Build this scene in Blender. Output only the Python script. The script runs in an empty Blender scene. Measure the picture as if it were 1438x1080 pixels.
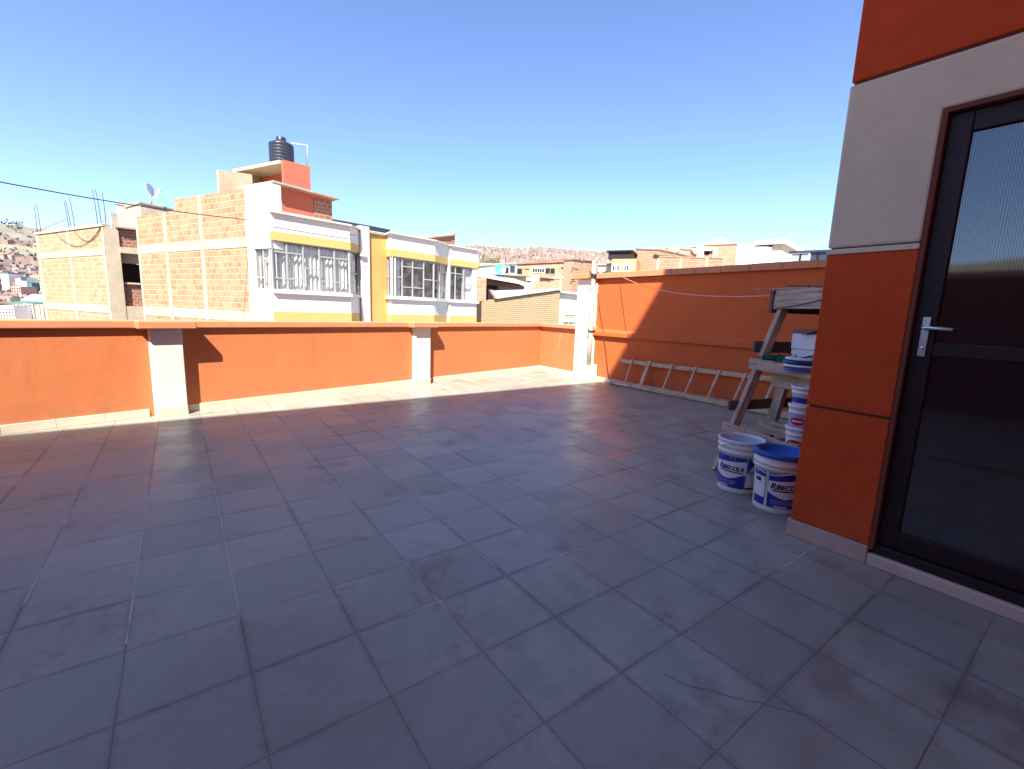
import bpy, bmesh, math, random
from mathutils import Vector, Matrix
rnd = random.Random(7)
R = math.radians
sc = bpy.context.scene
col = sc.collection

# ------------------------------------------------------------------ camera
F = 637.0; CX, CY = 719.0, 540.0            # photo is 1438 x 1080
YAW, PITCH, ROLL = 0.6345, 0.1595, -0.0354
CAM = Vector((-0.1394, -2.2114, 1.4073))
fw = Vector((math.sin(YAW)*math.cos(PITCH), math.cos(YAW)*math.cos(PITCH), -math.sin(PITCH)))
rt = Vector((math.cos(YAW), -math.sin(YAW), 0)); dn = fw.cross(rt)
c_, s_ = math.cos(ROLL), math.sin(ROLL)
RT = c_*rt + s_*dn; DN = -s_*rt + c_*dn
cd = bpy.data.cameras.new('camera'); cam = bpy.data.objects.new('camera', cd); col.objects.link(cam)
cd.sensor_fit = 'HORIZONTAL'; cd.sensor_width = 36; cd.lens = F/1438*36
cd.clip_start = .02; cd.clip_end = 30000
M = Matrix((( RT.x, -DN.x, -fw.x, CAM.x), (RT.y, -DN.y, -fw.y, CAM.y), (RT.z, -DN.z, -fw.z, CAM.z), (0,0,0,1)))
cam.matrix_world = M
sc.camera = cam

def ray(px, py): return RT*((px-CX)/F) + DN*((py-CY)/F) + fw
def onplane(px, py, P0, n):
    d = ray(px, py); n = Vector(n); return CAM + d*((Vector(P0)-CAM).dot(n)/d.dot(n))
def onX(px, py, X): return onplane(px, py, (X,0,0), (1,0,0))
def onZ(px, py, Z): return onplane(px, py, (0,0,Z), (0,0,1))
def horizon(px): return 437.6 + .0354*(px-719)
def atd(px, depth):                         # ground-plan point at a picture column and a distance
    d = ray(px, horizon(px)); return CAM + d*depth

# ------------------------------------------------------------------ materials
def nodes(name):
    m = bpy.data.materials.new(name); m.use_nodes = True
    nt = m.node_tree; b = nt.nodes['Principled BSDF']; return m, nt, b
def nd(nt, typ, **kw):
    n = nt.nodes.new(typ)
    for k, v in kw.items():
        if k in ('operation','data_type','blend_type','wave_type','bands_direction','feature','noise_dimensions','clamp','interpolation_type','distance'): setattr(n, k, v)
    return n
def lk(nt, a, b): nt.links.new(a, b)
def mth(nt, op, a, b=None, c=None, clamp=False):
    n = nt.nodes.new('ShaderNodeMath'); n.operation = op; n.use_clamp = clamp
    for i, v in enumerate((a, b, c)):
        if v is None: continue
        if isinstance(v, (int, float)): n.inputs[i].default_value = v
        else: lk(nt, v, n.inputs[i])
    return n.outputs[0]
def mixc(nt, fac, a, b, blend='MIX'):
    n = nt.nodes.new('ShaderNodeMix'); n.data_type = 'RGBA'; n.blend_type = blend
    for sock, v in ((n.inputs[0], fac), (n.inputs[6], a), (n.inputs[7], b)):
        if isinstance(v, (int, float)): sock.default_value = v
        elif isinstance(v, (tuple, list)): sock.default_value = (*v[:3], 1)
        else: lk(nt, v, sock)
    return n.outputs[2]
def maprange(nt, v, a, b, c, d, smooth=True):
    n = nt.nodes.new('ShaderNodeMapRange'); n.interpolation_type = 'SMOOTHSTEP' if smooth else 'LINEAR'
    lk(nt, v, n.inputs[0])
    for i, x in enumerate((a, b, c, d)): n.inputs[i+1].default_value = x
    return n.outputs[0]
def noise(nt, vec, scale, detail=3, rough=.55, dim='3D'):
    n = nt.nodes.new('ShaderNodeTexNoise'); n.inputs['Scale'].default_value = scale
    n.inputs['Detail'].default_value = detail; n.inputs['Roughness'].default_value = rough
    if vec is not None: lk(nt, vec, n.inputs['Vector'])
    return n.outputs['Fac']
def texco(nt, which='Object'):
    n = nt.nodes.new('ShaderNodeTexCoord'); return n.outputs[which]
def bump(nt, b, h, strength=.3, dist=.01):
    n = nt.nodes.new('ShaderNodeBump'); n.inputs['Strength'].default_value = strength
    n.inputs['Distance'].default_value = dist; lk(nt, h, n.inputs['Height']); lk(nt, n.outputs[0], b.inputs['Normal'])
def dark(c, f): return tuple(x*f for x in c)

def paint(name, c, rough=.75, var=.12, scale=1.2, fine=60, bmp=.25, bdist=.004, spec=.3, stain=None, streak=0, splash=0):
    m, nt, b = nodes(name); o = texco(nt)
    n1 = noise(nt, o, scale, 4); n2 = noise(nt, o, scale*9, 3)
    v = mth(nt, 'ADD', mth(nt, 'MULTIPLY', n1, .65), mth(nt, 'MULTIPLY', n2, .35))
    f = maprange(nt, v, .3, .7, 0, 1)
    cc = mixc(nt, f, dark(c, 1-var), dark(c, 1+var*.6))
    if stain:
        g = noise(nt, o, scale*2.7, 6, .7)
        cc = mixc(nt, maprange(nt, g, .52, .75, 0, stain[1]), cc, stain[0])
    if streak:
        mp = nt.nodes.new('ShaderNodeMapping'); mp.inputs['Scale'].default_value = (7, 7, .5); lk(nt, o, mp.inputs[0])
        g = noise(nt, mp.outputs[0], 1.0, 4)
        cc = mixc(nt, mth(nt, 'MULTIPLY', maprange(nt, g, .5, .78, 0, streak), maprange(nt, noise(nt, o, 1.1, 3), .42, .6, .15, 1)), cc, dark(c, .45))
    if splash:
        so = nt.nodes.new('ShaderNodeSeparateXYZ'); lk(nt, o, so.inputs[0])
        ns = maprange(nt, noise(nt, o, 4, 5, .65), .35, .7, .1, 1)
        cc = mixc(nt, mth(nt, 'MULTIPLY', maprange(nt, so.outputs[2], .08, .42, splash, 0), ns), cc, (.30,.15,.09))
    lk(nt, cc, b.inputs['Base Color']); b.inputs['Roughness'].default_value = rough
    b.inputs['Specular IOR Level'].default_value = spec
    if bmp:
        h = noise(nt, o, fine, 4, .6)
        if spec < .31: h = mth(nt, 'ADD', h, mth(nt, 'MULTIPLY', noise(nt, o, 2.3, 3, .5), 3.5))
        bump(nt, b, h, bmp, bdist)
    return m
def plain(name, c, rough=.5, metal=0, spec=.5):
    m, nt, b = nodes(name); o = texco(nt); n = noise(nt, o, 14, 4)
    lk(nt, mixc(nt, n, dark(c, .88), dark(c, 1.1)), b.inputs['Base Color'])
    b.inputs['Roughness'].default_value = rough; b.inputs['Metallic'].default_value = metal
    b.inputs['Specular IOR Level'].default_value = spec
    return m
def brick(name, c1, c2, mortar, w=.26, h=.2, mw=.022, bmp=.6, bdist=.02, fade=None):
    m, nt, b = nodes(name); u = texco(nt, 'UV'); o = texco(nt)
    wob = nt.nodes.new('ShaderNodeTexNoise'); wob.inputs['Scale'].default_value = 2.5; lk(nt, u, wob.inputs['Vector'])
    vm = nt.nodes.new('ShaderNodeVectorMath'); vm.operation = 'MULTIPLY_ADD'
    lk(nt, wob.outputs['Color'], vm.inputs[0]); vm.inputs[1].default_value = (.03, .03, 0); lk(nt, u, vm.inputs[2])
    t = nt.nodes.new('ShaderNodeTexBrick'); lk(nt, vm.outputs[0], t.inputs['Vector'])
    t.inputs['Scale'].default_value = 1; t.inputs['Brick Width'].default_value = w; t.inputs['Row Height'].default_value = h
    t.inputs['Mortar Size'].default_value = mw; t.inputs['Mortar Smooth'].default_value = .35; t.inputs['Bias'].default_value = -.1
    t.inputs['Color1'].default_value = (*c1, 1); t.inputs['Color2'].default_value = (*c2, 1); t.inputs['Mortar'].default_value = (*mortar, 1)
    g = noise(nt, o, .9, 5, .65)
    cc = mixc(nt, maprange(nt, g, .4, .75, 0, .6), t.outputs['Color'], fade or dark(mortar, .95))
    g2 = noise(nt, o, 11, 4); cc = mixc(nt, mth(nt, 'MULTIPLY', g2, .45), cc, dark(c1, .55), 'MIX')
    g3 = noise(nt, o, 5.5, 3, .6); cc = mixc(nt, maprange(nt, g3, .69, .73, 0, .85), cc, dark(c1, .25))
    g4 = noise(nt, o, 2.2, 6, .7); cc = mixc(nt, maprange(nt, g4, .58, .74, 0, .4), cc, dark(mortar, 1.05))
    lk(nt, cc, b.inputs['Base Color']); b.inputs['Roughness'].default_value = .9; b.inputs['Specular IOR Level'].default_value = .2
    hh = mth(nt, 'ADD', mth(nt, 'SUBTRACT', 1, t.outputs['Fac']), mth(nt, 'MULTIPLY', noise(nt, o, 25, 4), .5))
    bump(nt, b, hh, bmp, bdist)
    return m
def wood(name, c, var=.5, rough=.8):
    m, nt, b = nodes(name); u = texco(nt, 'UV')
    mp = nt.nodes.new('ShaderNodeMapping'); mp.inputs['Scale'].default_value = (3, 55, 55); lk(nt, u, mp.inputs[0])
    g = noise(nt, mp.outputs[0], 1, 6, .65); g2 = noise(nt, texco(nt), 7, 5, .7)
    cc = mixc(nt, maprange(nt, g, .3, .7, 0, 1), dark(c, 1-var), dark(c, 1.15))
    cc = mixc(nt, maprange(nt, g2, .5, .72, 0, .75), cc, dark(c, .35))
    g3 = noise(nt, texco(nt), 38, 3, .6)
    cc = mixc(nt, maprange(nt, g3, .66, .74, 0, .7), cc, (.55, .53, .5))
    lk(nt, cc, b.inputs['Base Color']); b.inputs['Roughness'].default_value = rough; b.inputs['Specular IOR Level'].default_value = .25
    bump(nt, b, g, .5, .004)
    return m
def glass_mat(name, tint=(.93,.95,.95), refl=.05, rough=.03, dirt=.25):
    m = bpy.data.materials.new(name); m.use_nodes = True; nt = m.node_tree; nt.nodes.clear()
    out = nt.nodes.new('ShaderNodeOutputMaterial'); tr = nt.nodes.new('ShaderNodeBsdfTransparent'); gl = nt.nodes.new('ShaderNodeBsdfGlossy')
    df = nt.nodes.new('ShaderNodeBsdfDiffuse'); df.inputs[0].default_value = (.55,.56,.56,1)
    tr.inputs[0].default_value = (*tint, 1); gl.inputs['Roughness'].default_value = rough
    fr = nt.nodes.new('ShaderNodeLayerWeight'); fr.inputs[0].default_value = .5; fac = mth(nt, 'MULTIPLY', mth(nt, 'POWER', fr.outputs[1], 3), .5)
    mx = nt.nodes.new('ShaderNodeMixShader'); m2 = nt.nodes.new('ShaderNodeMixShader')
    lk(nt, mth(nt, 'ADD', fac, refl, clamp=True), mx.inputs[0]); lk(nt, tr.outputs[0], mx.inputs[1]); lk(nt, gl.outputs[0], mx.inputs[2])
    g = noise(nt, texco(nt), 3, 5, .7); lk(nt, maprange(nt, g, .35, .8, 0, dirt), m2.inputs[0])
    lk(nt, mx.outputs[0], m2.inputs[1]); lk(nt, df.outputs[0], m2.inputs[2]); lk(nt, m2.outputs[0], out.inputs[0])
    return m

def floor_mat():
    m, nt, b = nodes('terrace tiles'); o = texco(nt)
    wn = nt.nodes.new('ShaderNodeTexNoise'); wn.inputs['Scale'].default_value = 3; wn.inputs['Detail'].default_value = 4; lk(nt, o, wn.inputs['Vector'])
    vm = nt.nodes.new('ShaderNodeVectorMath'); vm.operation = 'MULTIPLY_ADD'
    lk(nt, wn.outputs['Color'], vm.inputs[0]); vm.inputs[1].default_value = (.006,.006,0); 
    va = nt.nodes.new('ShaderNodeVectorMath'); va.operation = 'SUBTRACT'; lk(nt, o, va.inputs[0]); va.inputs[1].default_value = (.003,.003,0)
    lk(nt, va.outputs[0], vm.inputs[2])
    vs = nt.nodes.new('ShaderNodeVectorMath'); vs.operation = 'SCALE'; vs.inputs['Scale'].default_value = 2.5; lk(nt, vm.outputs[0], vs.inputs[0])
    fl = nt.nodes.new('ShaderNodeVectorMath'); fl.operation = 'FLOOR'; lk(nt, vs.outputs[0], fl.inputs[0])
    fr = nt.nodes.new('ShaderNodeVectorMath'); fr.operation = 'FRACTION'; lk(nt, vs.outputs[0], fr.inputs[0])
    sp = nt.nodes.new('ShaderNodeSeparateXYZ'); lk(nt, fr.outputs[0], sp.inputs[0])
    def edge(s): return mth(nt, 'MINIMUM', s, mth(nt, 'SUBTRACT', 1, s))
    ex, ey = edge(sp.outputs[0]), edge(sp.outputs[1]); e = mth(nt, 'MINIMUM', ex, ey)
    wh = nt.nodes.new('ShaderNodeTexWhiteNoise'); wh.noise_dimensions = '2D'; lk(nt, fl.outputs[0], wh.inputs['Vector'])
    n1 = noise(nt, o, .55, 3, .5); n2 = noise(nt, o, 3.2, 6, .62); n3 = noise(nt, o, 160, 3, .7)
    base = mixc(nt, maprange(nt, n2, .3, .72, 0, 1), (.245,.262,.205), (.385,.405,.325))
    base = mixc(nt, maprange(nt, wh.outputs[0], 0, 1, 0, .75, False), base, (.245,.262,.218))
    base = mixc(nt, maprange(nt, n1, .4, .7, 0, .35), base, (.235,.232,.18))
    base = mixc(nt, maprange(nt, n3, .35, .75, 0, .3), base, (.46,.48,.41))
    # smudges
    n4 = noise(nt, o, 1.7, 7, .72); base = mixc(nt, maprange(nt, n4, .53, .70, 0, .65), base, (.135,.115,.085))
    n8 = noise(nt, o, .75, 4, .6); base = mixc(nt, maprange(nt, n8, .5, .66, 0, .45), base, (.20,.185,.14))
    mp8 = nt.nodes.new('ShaderNodeMapping'); mp8.inputs['Scale'].default_value = (1.2, 9, 1); mp8.inputs['Rotation'].default_value = (0, 0, .6); lk(nt, o, mp8.inputs[0])
    base = mixc(nt, maprange(nt, noise(nt, mp8.outputs[0], 2.2, 5, .7), .62, .74, 0, .5), base, (.12,.11,.095))
    # soft dirt next to joints
    n5 = noise(nt, o, 1.1, 5, .65)
    soft = mth(nt, 'MULTIPLY', maprange(nt, e, .0, .07, 1, 0), maprange(nt, n5, .42, .66, 0, .55))
    base = mixc(nt, soft, base, (.11,.10,.09))
    n6 = noise(nt, o, 6, 4, .7)
    gw = maprange(nt, n6, .3, .7, .006, .010, False)
    d2 = mth(nt, 'DIVIDE', e, gw); line = maprange(nt, d2, .5, 1.3, 1, 0)
    vis = maprange(nt, noise(nt, o, 1.3, 4, .6), .36, .66, .42, .8)
    # some joints keep their pale grout
    mpx = nt.nodes.new('ShaderNodeMapping'); mpx.inputs['Scale'].default_value = (1.0,.55,1); mpx.inputs['Location'].default_value = (3.1,1.7,0); lk(nt, o, mpx.inputs[0])
    pale = maprange(nt, noise(nt, mpx.outputs[0], 1.5, 3, .6), .58, .64, 0, 1)
    so = nt.nodes.new('ShaderNodeSeparateXYZ'); lk(nt, o, so.inputs[0])
    def inside(v, a, c): return mth(nt, 'MULTIPLY', mth(nt, 'GREATER_THAN', v, a), mth(nt, 'LESS_THAN', v, c))
    run = mth(nt, 'MULTIPLY', mth(nt, 'MULTIPLY', inside(so.outputs[0], -.5, .1), inside(so.outputs[1], .05, 1.85)), mth(nt, 'LESS_THAN', ex, ey))
    run = mth(nt, 'MULTIPLY', run, maprange(nt, n6, .3, .55, .25, 1))
    pale = mth(nt, 'MAXIMUM', pale, run)
    grit = noise(nt, o, 75, 2, .5); base = mixc(nt, maprange(nt, grit, .74, .79, 0, .8), base, (.05,.05,.045)); base = mixc(nt, maprange(nt, grit, .245, .21, 0, .8), base, (.6,.6,.56))
    n7 = noise(nt, o, .9, 8, .75); base = mixc(nt, maprange(nt, n7, .53, .7, 0, .35), base, (.42,.43,.37))
    gc = mixc(nt, pale, (.12,.115,.10), (.62,.64,.57))
    cc = mixc(nt, mth(nt, 'MULTIPLY', line, vis), base, gc)
    lk(nt, cc, b.inputs['Base Color'])
    rgh = mth(nt, 'ADD', maprange(nt, n2, .3, .7, .33, .5), mth(nt, 'ADD', mth(nt, 'MULTIPLY', line, .2), mth(nt, 'MULTIPLY', mth(nt, 'SUBTRACT', wh.outputs[0], .5), .05))); lk(nt, rgh, b.inputs['Roughness'])
    b.inputs['Specular IOR Level'].default_value = .42
    tilt = mth(nt, 'MULTIPLY', wh.outputs[0], .0)
    h = mth(nt, 'ADD', mth(nt, 'MULTIPLY', line, -1.0), mth(nt, 'ADD', mth(nt, 'MULTIPLY', n3, .25), mth(nt, 'MULTIPLY', n2, .5)))
    bump(nt, b, h, .25, .004)
    return m

def attr_mat(name, rough=.9, haze=(.62,.62,.68), k=.0):
    m, nt, b = nodes(name); a = nt.nodes.new('ShaderNodeVertexColor'); a.layer_name = 'Col'
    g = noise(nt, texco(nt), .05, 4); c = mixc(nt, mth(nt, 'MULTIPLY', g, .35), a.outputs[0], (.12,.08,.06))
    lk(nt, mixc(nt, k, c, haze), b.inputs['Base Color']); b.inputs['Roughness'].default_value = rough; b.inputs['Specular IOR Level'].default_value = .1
    return m

MT = {}
MT['orange'] = paint('orange plaster', (.60,.19,.07), .8, .10, .8, 70, .5, .004, .25, streak=.14, stain=((.42,.12,.045),.2), splash=.4)  # sunlit version of the terrace wall orange
MT['orange_shaded'] = paint('orange plaster shaded', (.60,.135,.036), .8, .10, .8, 70, .5, .004, .25, streak=.14, stain=((.42,.12,.045),.2), splash=.4)  # same orange as the parapet, with the right wall's shade in the colour
MT['orange_dark'] = paint('red orange plaster', (.60,.078,.014), .8, .14, 1.0, 70, .55, .004, .25, streak=.1, stain=((.42,.075,.02),.2), splash=.35)
MT['cream'] = paint('cream wall paint', (.80,.74,.62), .75, .06, 1.2, 60, .25)
MT['grey_wall'] = paint('warm grey wall paint', (.70,.64,.45), .8, .08, 1.3, 60, .5, .004, .25, streak=.10, stain=((.48,.43,.32),.25))
MT['skirt'] = paint('cream skirting tile', (.62,.54,.42), .45, .08, 2.5, 40, .1, spec=.5)
MT['skirt_dull'] = paint('dusty skirting tile', (.52,.43,.33), .6, .14, 2.5, 40, .1, stain=((.2,.17,.15),.5))
MT['cap'] = paint('salmon coping paint', (.64,.27,.13), .75, .10, 1.5, 60, .3)
MT['cap_joint'] = plain('grey mortar joint', (.33,.27,.22), .9)
MT['floor'] = floor_mat()
MT['crack'] = plain('dark crack', (.06,.05,.05), .9)
MT['wood'] = wood('weathered grey timber', (.55,.45,.335))
MT['wood_shade'] = wood('shaded timber', (.17,.12,.09), .5)  # trestle timber with shade put into the colour, for boards turned from light
MT['wood_pale'] = wood('pale dry timber', (.66,.50,.32), .35)
MT['pole'] = wood('bleached pole', (.55,.48,.40), .3)
MT['frame'] = plain('dark brown metal', (.026,.014,.014), .45, 0, .25)
MT['frame_blue'] = plain('dark metal frame', (.022,.018,.018), .45, 0, .3)
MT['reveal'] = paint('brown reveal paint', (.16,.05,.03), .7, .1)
MT['steel'] = plain('satin steel', (.72,.72,.72), .28, 1)
MT['pvc'] = plain('white plastic pipe', (.75,.74,.70), .45)
MT['bucket'] = paint('white bucket plastic', (.74,.77,.72), .38, .05, 4, 30, .03, spec=.5, stain=((.45,.43,.42),.45))
MT['bucket_in'] = paint('dried paint inside bucket', (.50,.62,.70), .5, .10, 6, 30, .1)
MT['blue_lid'] = paint('blue bucket lid', (.02,.11,.42), .4, .15, 5, 40, .05, stain=((.12,.2,.42),.5))
MT['label_blue'] = plain('label royal blue', (.015,.035,.30), .4)
MT['label_navy'] = plain('label navy ink', (.008,.012,.09), .45)
MT['label_white'] = plain('label white', (.78,.78,.78), .45)
MT['label_red'] = plain('label red', (.55,.02,.025), .45)
MT['label_tan'] = plain('label tan', (.55,.33,.2), .5)
MT['label_pale'] = plain('label pale blue', (.30,.38,.62), .45)
MT['white_box'] = plain('white cardboard', (.68,.68,.70), .7)
MT['box_flap'] = plain('brown cardboard flap', (.17,.10,.09), .8)
MT['net'] = plain('green netting fibre', (.008,.12,.075), .8)
MT['cable'] = plain('black cable', (.03,.03,.035), .6)
MT['string'] = plain('pinkish string', (.75,.42,.33), .8)
MT['brick'] = brick('hollow clay brick', (.47,.20,.10), (.60,.34,.19), (.50,.40,.28), .27, .2)
MT['brick_pale'] = brick('dusty hollow brick', (.50,.25,.125), (.60,.37,.215), (.52,.42,.29), .27, .2)
MT['brick_red'] = brick('red solid brick', (.34,.12,.065), (.42,.17,.09), (.42,.34,.27), .24, .14)
MT['brick_far'] = brick('distant brick', (.50,.27,.15), (.58,.34,.2), (.55,.44,.33), .5, .28, .03)
MT['adobe'] = brick('worn adobe', (.46,.345,.20), (.51,.39,.235), (.41,.305,.175), .36, .11, .02, .9, .04, (.5,.38,.22))
MT['concrete'] = paint('raw concrete', (.52,.44,.31), .9, .15, 1.1, 20, .4, .01, .2, stain=((.34,.29,.22),.5))
MT['concrete_grey'] = paint('grey weathered concrete', (.42,.37,.30), .9, .2, 1.0, 20, .5, .01, .2, stain=((.2,.17,.14),.6))
MT['house_white'] = paint('white house paint', (.80,.78,.72), .8, .05, .8, 30, .2)
MT['house_cream'] = paint('cream house paint', (.78,.72,.56), .8, .06, .8, 30, .2)
MT['house_yellow'] = paint('yellow house paint', (.70,.47,.16), .8, .07, .8, 30, .2)
MT['house_ochre'] = paint('ochre house paint', (.60,.36,.12), .8, .07, .8, 30, .2)
MT['brickpaint'] = paint('brick red wall paint', (.52,.15,.09), .85, .1, 1.1, 30, .3)
MT['far_orange'] = paint('orange ochre render', (.66,.37,.2), .85, .1, .4, 12, .2)
MT['far_pink'] = paint('pink render', (.60,.33,.28), .85, .1, .4, 12, .2)
MT['far_red'] = paint('dull red render', (.45,.14,.1), .85, .1, .4, 12, .2)
MT['green_roof'] = paint('green roofing', (.06,.20,.16), .6, .2, .6, 12, .2)
MT['tin'] = paint('weathered tin sheet', (.50,.52,.52), .5, .2, 1.2, 30, .2, spec=.5, stain=((.3,.2,.15),.4))
MT['rust_tin'] = paint('rusty tin sheet', (.40,.24,.19), .7, .25, 1.2, 30, .2, stain=((.25,.1,.06),.6))
MT['tank'] = paint('black tank plastic', (.03,.037,.055), .35, .2, 3, 30, .05, spec=.5)
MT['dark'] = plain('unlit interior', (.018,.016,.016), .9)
MT['dim'] = plain('dim interior', (.16,.14,.13), .9)
MT['curtain'] = paint('white net curtain', (.72,.71,.68), .9, .08, 3, 40, .1)
MT['win_metal'] = plain('grey painted window steel', (.40,.41,.41), .5)
MT['win_glass'] = glass_mat('window glass')
MT['far_glass'] = plain('far window glass', (.035,.04,.05), .12, 0, .8)
MT['lean_to'] = paint('mossy brown sheet', (.16,.15,.09), .8, .2, 1.5, 20, .2)
MT['dark_glazing'] = plain('dark brown glazing', (.05,.035,.028), .45, 0, .3)
MT['blue_glass'] = plain('blue tinted glass', (.045,.06,.10), .3, 0, .5)
MT['dish_white'] = plain('white dish enamel', (.80,.80,.80), .4)
MT['dish_blue'] = plain('blue dish enamel', (.08,.42,.66), .4)
MT['rebar'] = plain('rusty steel bar', (.10,.07,.08), .8)
MT['leaf'] = paint('scrub leaves', (.10,.13,.03), .8, .4, 2, 20, 0)
MT['soil'] = paint('dry ground', (.30,.25,.18), .95, .25, .02, 1, .2, stain=((.13,.12,.07),.6))

# ribbed door glass
m, nt, b = nodes('ribbed door glass'); o = texco(nt)
b.inputs['Base Color'].default_value = (.018,.013,.016,1); b.inputs['Roughness'].default_value = .045; b.inputs['Specular IOR Level'].default_value = 1.0
w = nt.nodes.new('ShaderNodeTexWave'); w.bands_direction = 'Y'; w.inputs['Scale'].default_value = 30; lk(nt, o, w.inputs['Vector'])
hh = mth(nt, 'ADD', w.outputs['Fac'], mth(nt, 'MULTIPLY', noise(nt, o, 120, 3), .5)); bump(nt, b, hh, .012, .002); b.inputs['Coat Weight'].default_value = .7; b.inputs['Coat Roughness'].default_value = .03
lk(nt, mth(nt, 'ADD', mth(nt, 'MULTIPLY', w.outputs['Fac'], .7), .7), b.inputs['Specular IOR Level']); lk(nt, mixc(nt, w.outputs['Fac'], (.026,.017,.019), (.010,.008,.010)), b.inputs['Base Color']); MT['door_glass'] = m

# ------------------------------------------------------------------ mesh builder
class MB:
    def __init__(s): s.v = []; s.f = []; s.uv = {}; s.sm = set()
    def add(s, vs, fs, uvs=None, smooth=False):
        o = len(s.v); s.v += [Vector(v) for v in vs]
        for i, f in enumerate(fs):
            s.f.append(tuple(o+k for k in f))
            if uvs: s.uv[len(s.f)-1] = uvs[i]
            if smooth: s.sm.add(len(s.f)-1)
        return s
    def box(s, x0, x1, y0, y1, z0, z1):
        if x0 > x1: x0, x1 = x1, x0
        if y0 > y1: y0, y1 = y1, y0
        if z0 > z1: z0, z1 = z1, z0
        vs = [(x0,y0,z0),(x1,y0,z0),(x1,y1,z0),(x0,y1,z0),(x0,y0,z1),(x1,y0,z1),(x1,y1,z1),(x0,y1,z1)]
        return s.add(vs, [(0,3,2,1),(4,5,6,7),(0,1,5,4),(1,2,6,5),(2,3,7,6),(3,0,4,7)])
    def prism(s, pts, z0, z1):              # plan outline (ccw) pulled up; z0/z1 may be lists
        n = len(pts)
        zz0 = z0 if isinstance(z0, (list, tuple)) else [z0]*n; zz1 = z1 if isinstance(z1, (list, tuple)) else [z1]*n
        a = sum(pts[i][0]*pts[(i+1)%n][1]-pts[(i+1)%n][0]*pts[i][1] for i in range(n))
        if a < 0: pts = pts[::-1]; zz0 = zz0[::-1]; zz1 = zz1[::-1]
        vs = [(p[0],p[1],z) for p, z in zip(pts, zz0)] + [(p[0],p[1],z) for p, z in zip(pts, zz1)]
        fs = [tuple(range(n))[::-1], tuple(range(n, 2*n))] + [(i,(i+1)%n,n+(i+1)%n,n+i) for i in range(n)]
        return s.add(vs, fs)
    def beam(s, p0, p1, side, w, h):        # oriented bar: length p0-p1, width w along side, height h
        p0, p1 = Vector(p0), Vector(p1); L = (p1-p0); ln = L.length; L.normalize()
        sd = Vector(side); sd = (sd - L*sd.dot(L)).normalized(); up = L.cross(sd)
        vs = []; 
        for p in (p0, p1):
            for a, c in ((-1,-1),(1,-1),(1,1),(-1,1)): vs.append(p + sd*(a*w/2) + up*(c*h/2))
        fs = [(3,2,1,0),(4,5,6,7),(0,1,5,4),(1,2,6,5),(2,3,7,6),(3,0,4,7)]
        r0 = rnd.random()*9; uvs = [[(r0,0),(r0,w),(r0+.1,w),(r0+.1,0)]]*2
        for k, ww in ((0,w),(1,h),(2,w),(3,h)):
            y = k*.37+r0; uvs.append([(r0,y),(r0,y+ww),(r0+ln,y+ww),(r0+ln,y)])
        return s.add(vs, fs, uvs)
    def tube(s, path, r, n=8, cap=True):
        path = [Vector(p) for p in path]; rs = r if isinstance(r, (list, tuple)) else [r]*len(path); vs = []; fs = []
        t0 = (path[1]-path[0]).normalized(); up = Vector((0,0,1)) if abs(t0.z) < .9 else Vector((1,0,0)); a = t0.cross(up).normalized()
        for i, p in enumerate(path):
            t = (path[min(i+1,len(path)-1)]-path[max(i-1,0)]).normalized(); a = (a - t*a.dot(t)).normalized(); bb = t.cross(a)
            for k in range(n): vs.append(p + (a*math.cos(2*math.pi*k/n) + bb*math.sin(2*math.pi*k/n))*rs[i])
        for i in range(len(path)-1):
            for k in range(n): fs.append((i*n+k, i*n+(k+1)%n, (i+1)*n+(k+1)%n, (i+1)*n+k))
        if cap: fs += [tuple(range(n))[::-1], tuple(range((len(path)-1)*n, len(path)*n))]
        return s.add(vs, fs, None, True)
    def lathe(s, prof, n=40, c=(0,0,0)):
        c = Vector(c); vs = []; fs = []
        for r, z in prof:
            for k in range(n): vs.append(c + Vector((r*math.cos(2*math.pi*k/n), r*math.sin(2*math.pi*k/n), z)))
        for i in range(len(prof)-1):
            for k in range(n): fs.append((i*n+k, i*n+(k+1)%n, (i+1)*n+(k+1)%n, (i+1)*n+k))
        return s.add(vs, fs, None, True)
    def build(s, name, mat, parent=None, bevel=0, smooth_angle=None):
        me = bpy.data.meshes.new(name); me.from_pydata([tuple(v) for v in s.v], [], s.f); me.materials.append(mat)
        ul = me.uv_layers.new(name='UVMap')
        for p in me.polygons:
            n = p.normal; ax = 2 if abs(n.z) > max(abs(n.x), abs(n.y)) else (0 if abs(n.x) > abs(n.y) else 1)
            g = s.uv.get(p.index)
            for j, li in enumerate(p.loop_indices):
                v = me.vertices[me.loops[li].vertex_index].co
                ul.data[li].uv = g[j] if g else ((v.x,v.y) if ax == 2 else (v.y,v.z) if ax == 0 else (v.x,v.z))
            p.use_smooth = p.index in s.sm
        ob = bpy.data.objects.new(name, me); col.objects.link(ob)
        if parent: ob.parent = parent
        if bevel:
            bv = ob.modifiers.new('edge', 'BEVEL'); bv.width = bevel; bv.segments = 2; bv.limit_method = 'ANGLE'; bv.angle_limit = R(40)
        return ob
def tag(o, label=None, cat=None, group=None, kind=None):
    if label: o['label'] = label
    if cat: o['category'] = cat
    if group: o['group'] = group
    if kind: o['kind'] = kind
    return o
def empty(name, loc, rz=0, label=None, cat=None, group=None):
    o = bpy.data.objects.new(name, None); o.empty_display_size = .2; col.objects.link(o); o.location = loc; o.rotation_euler = (0,0,rz)
    return tag(o, label, cat, group)
def copy_tree(o, parent=None):
    c = o.copy(); col.objects.link(c); c.parent = parent
    for ch in list(o.children): copy_tree(ch, c)
    return c
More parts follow.
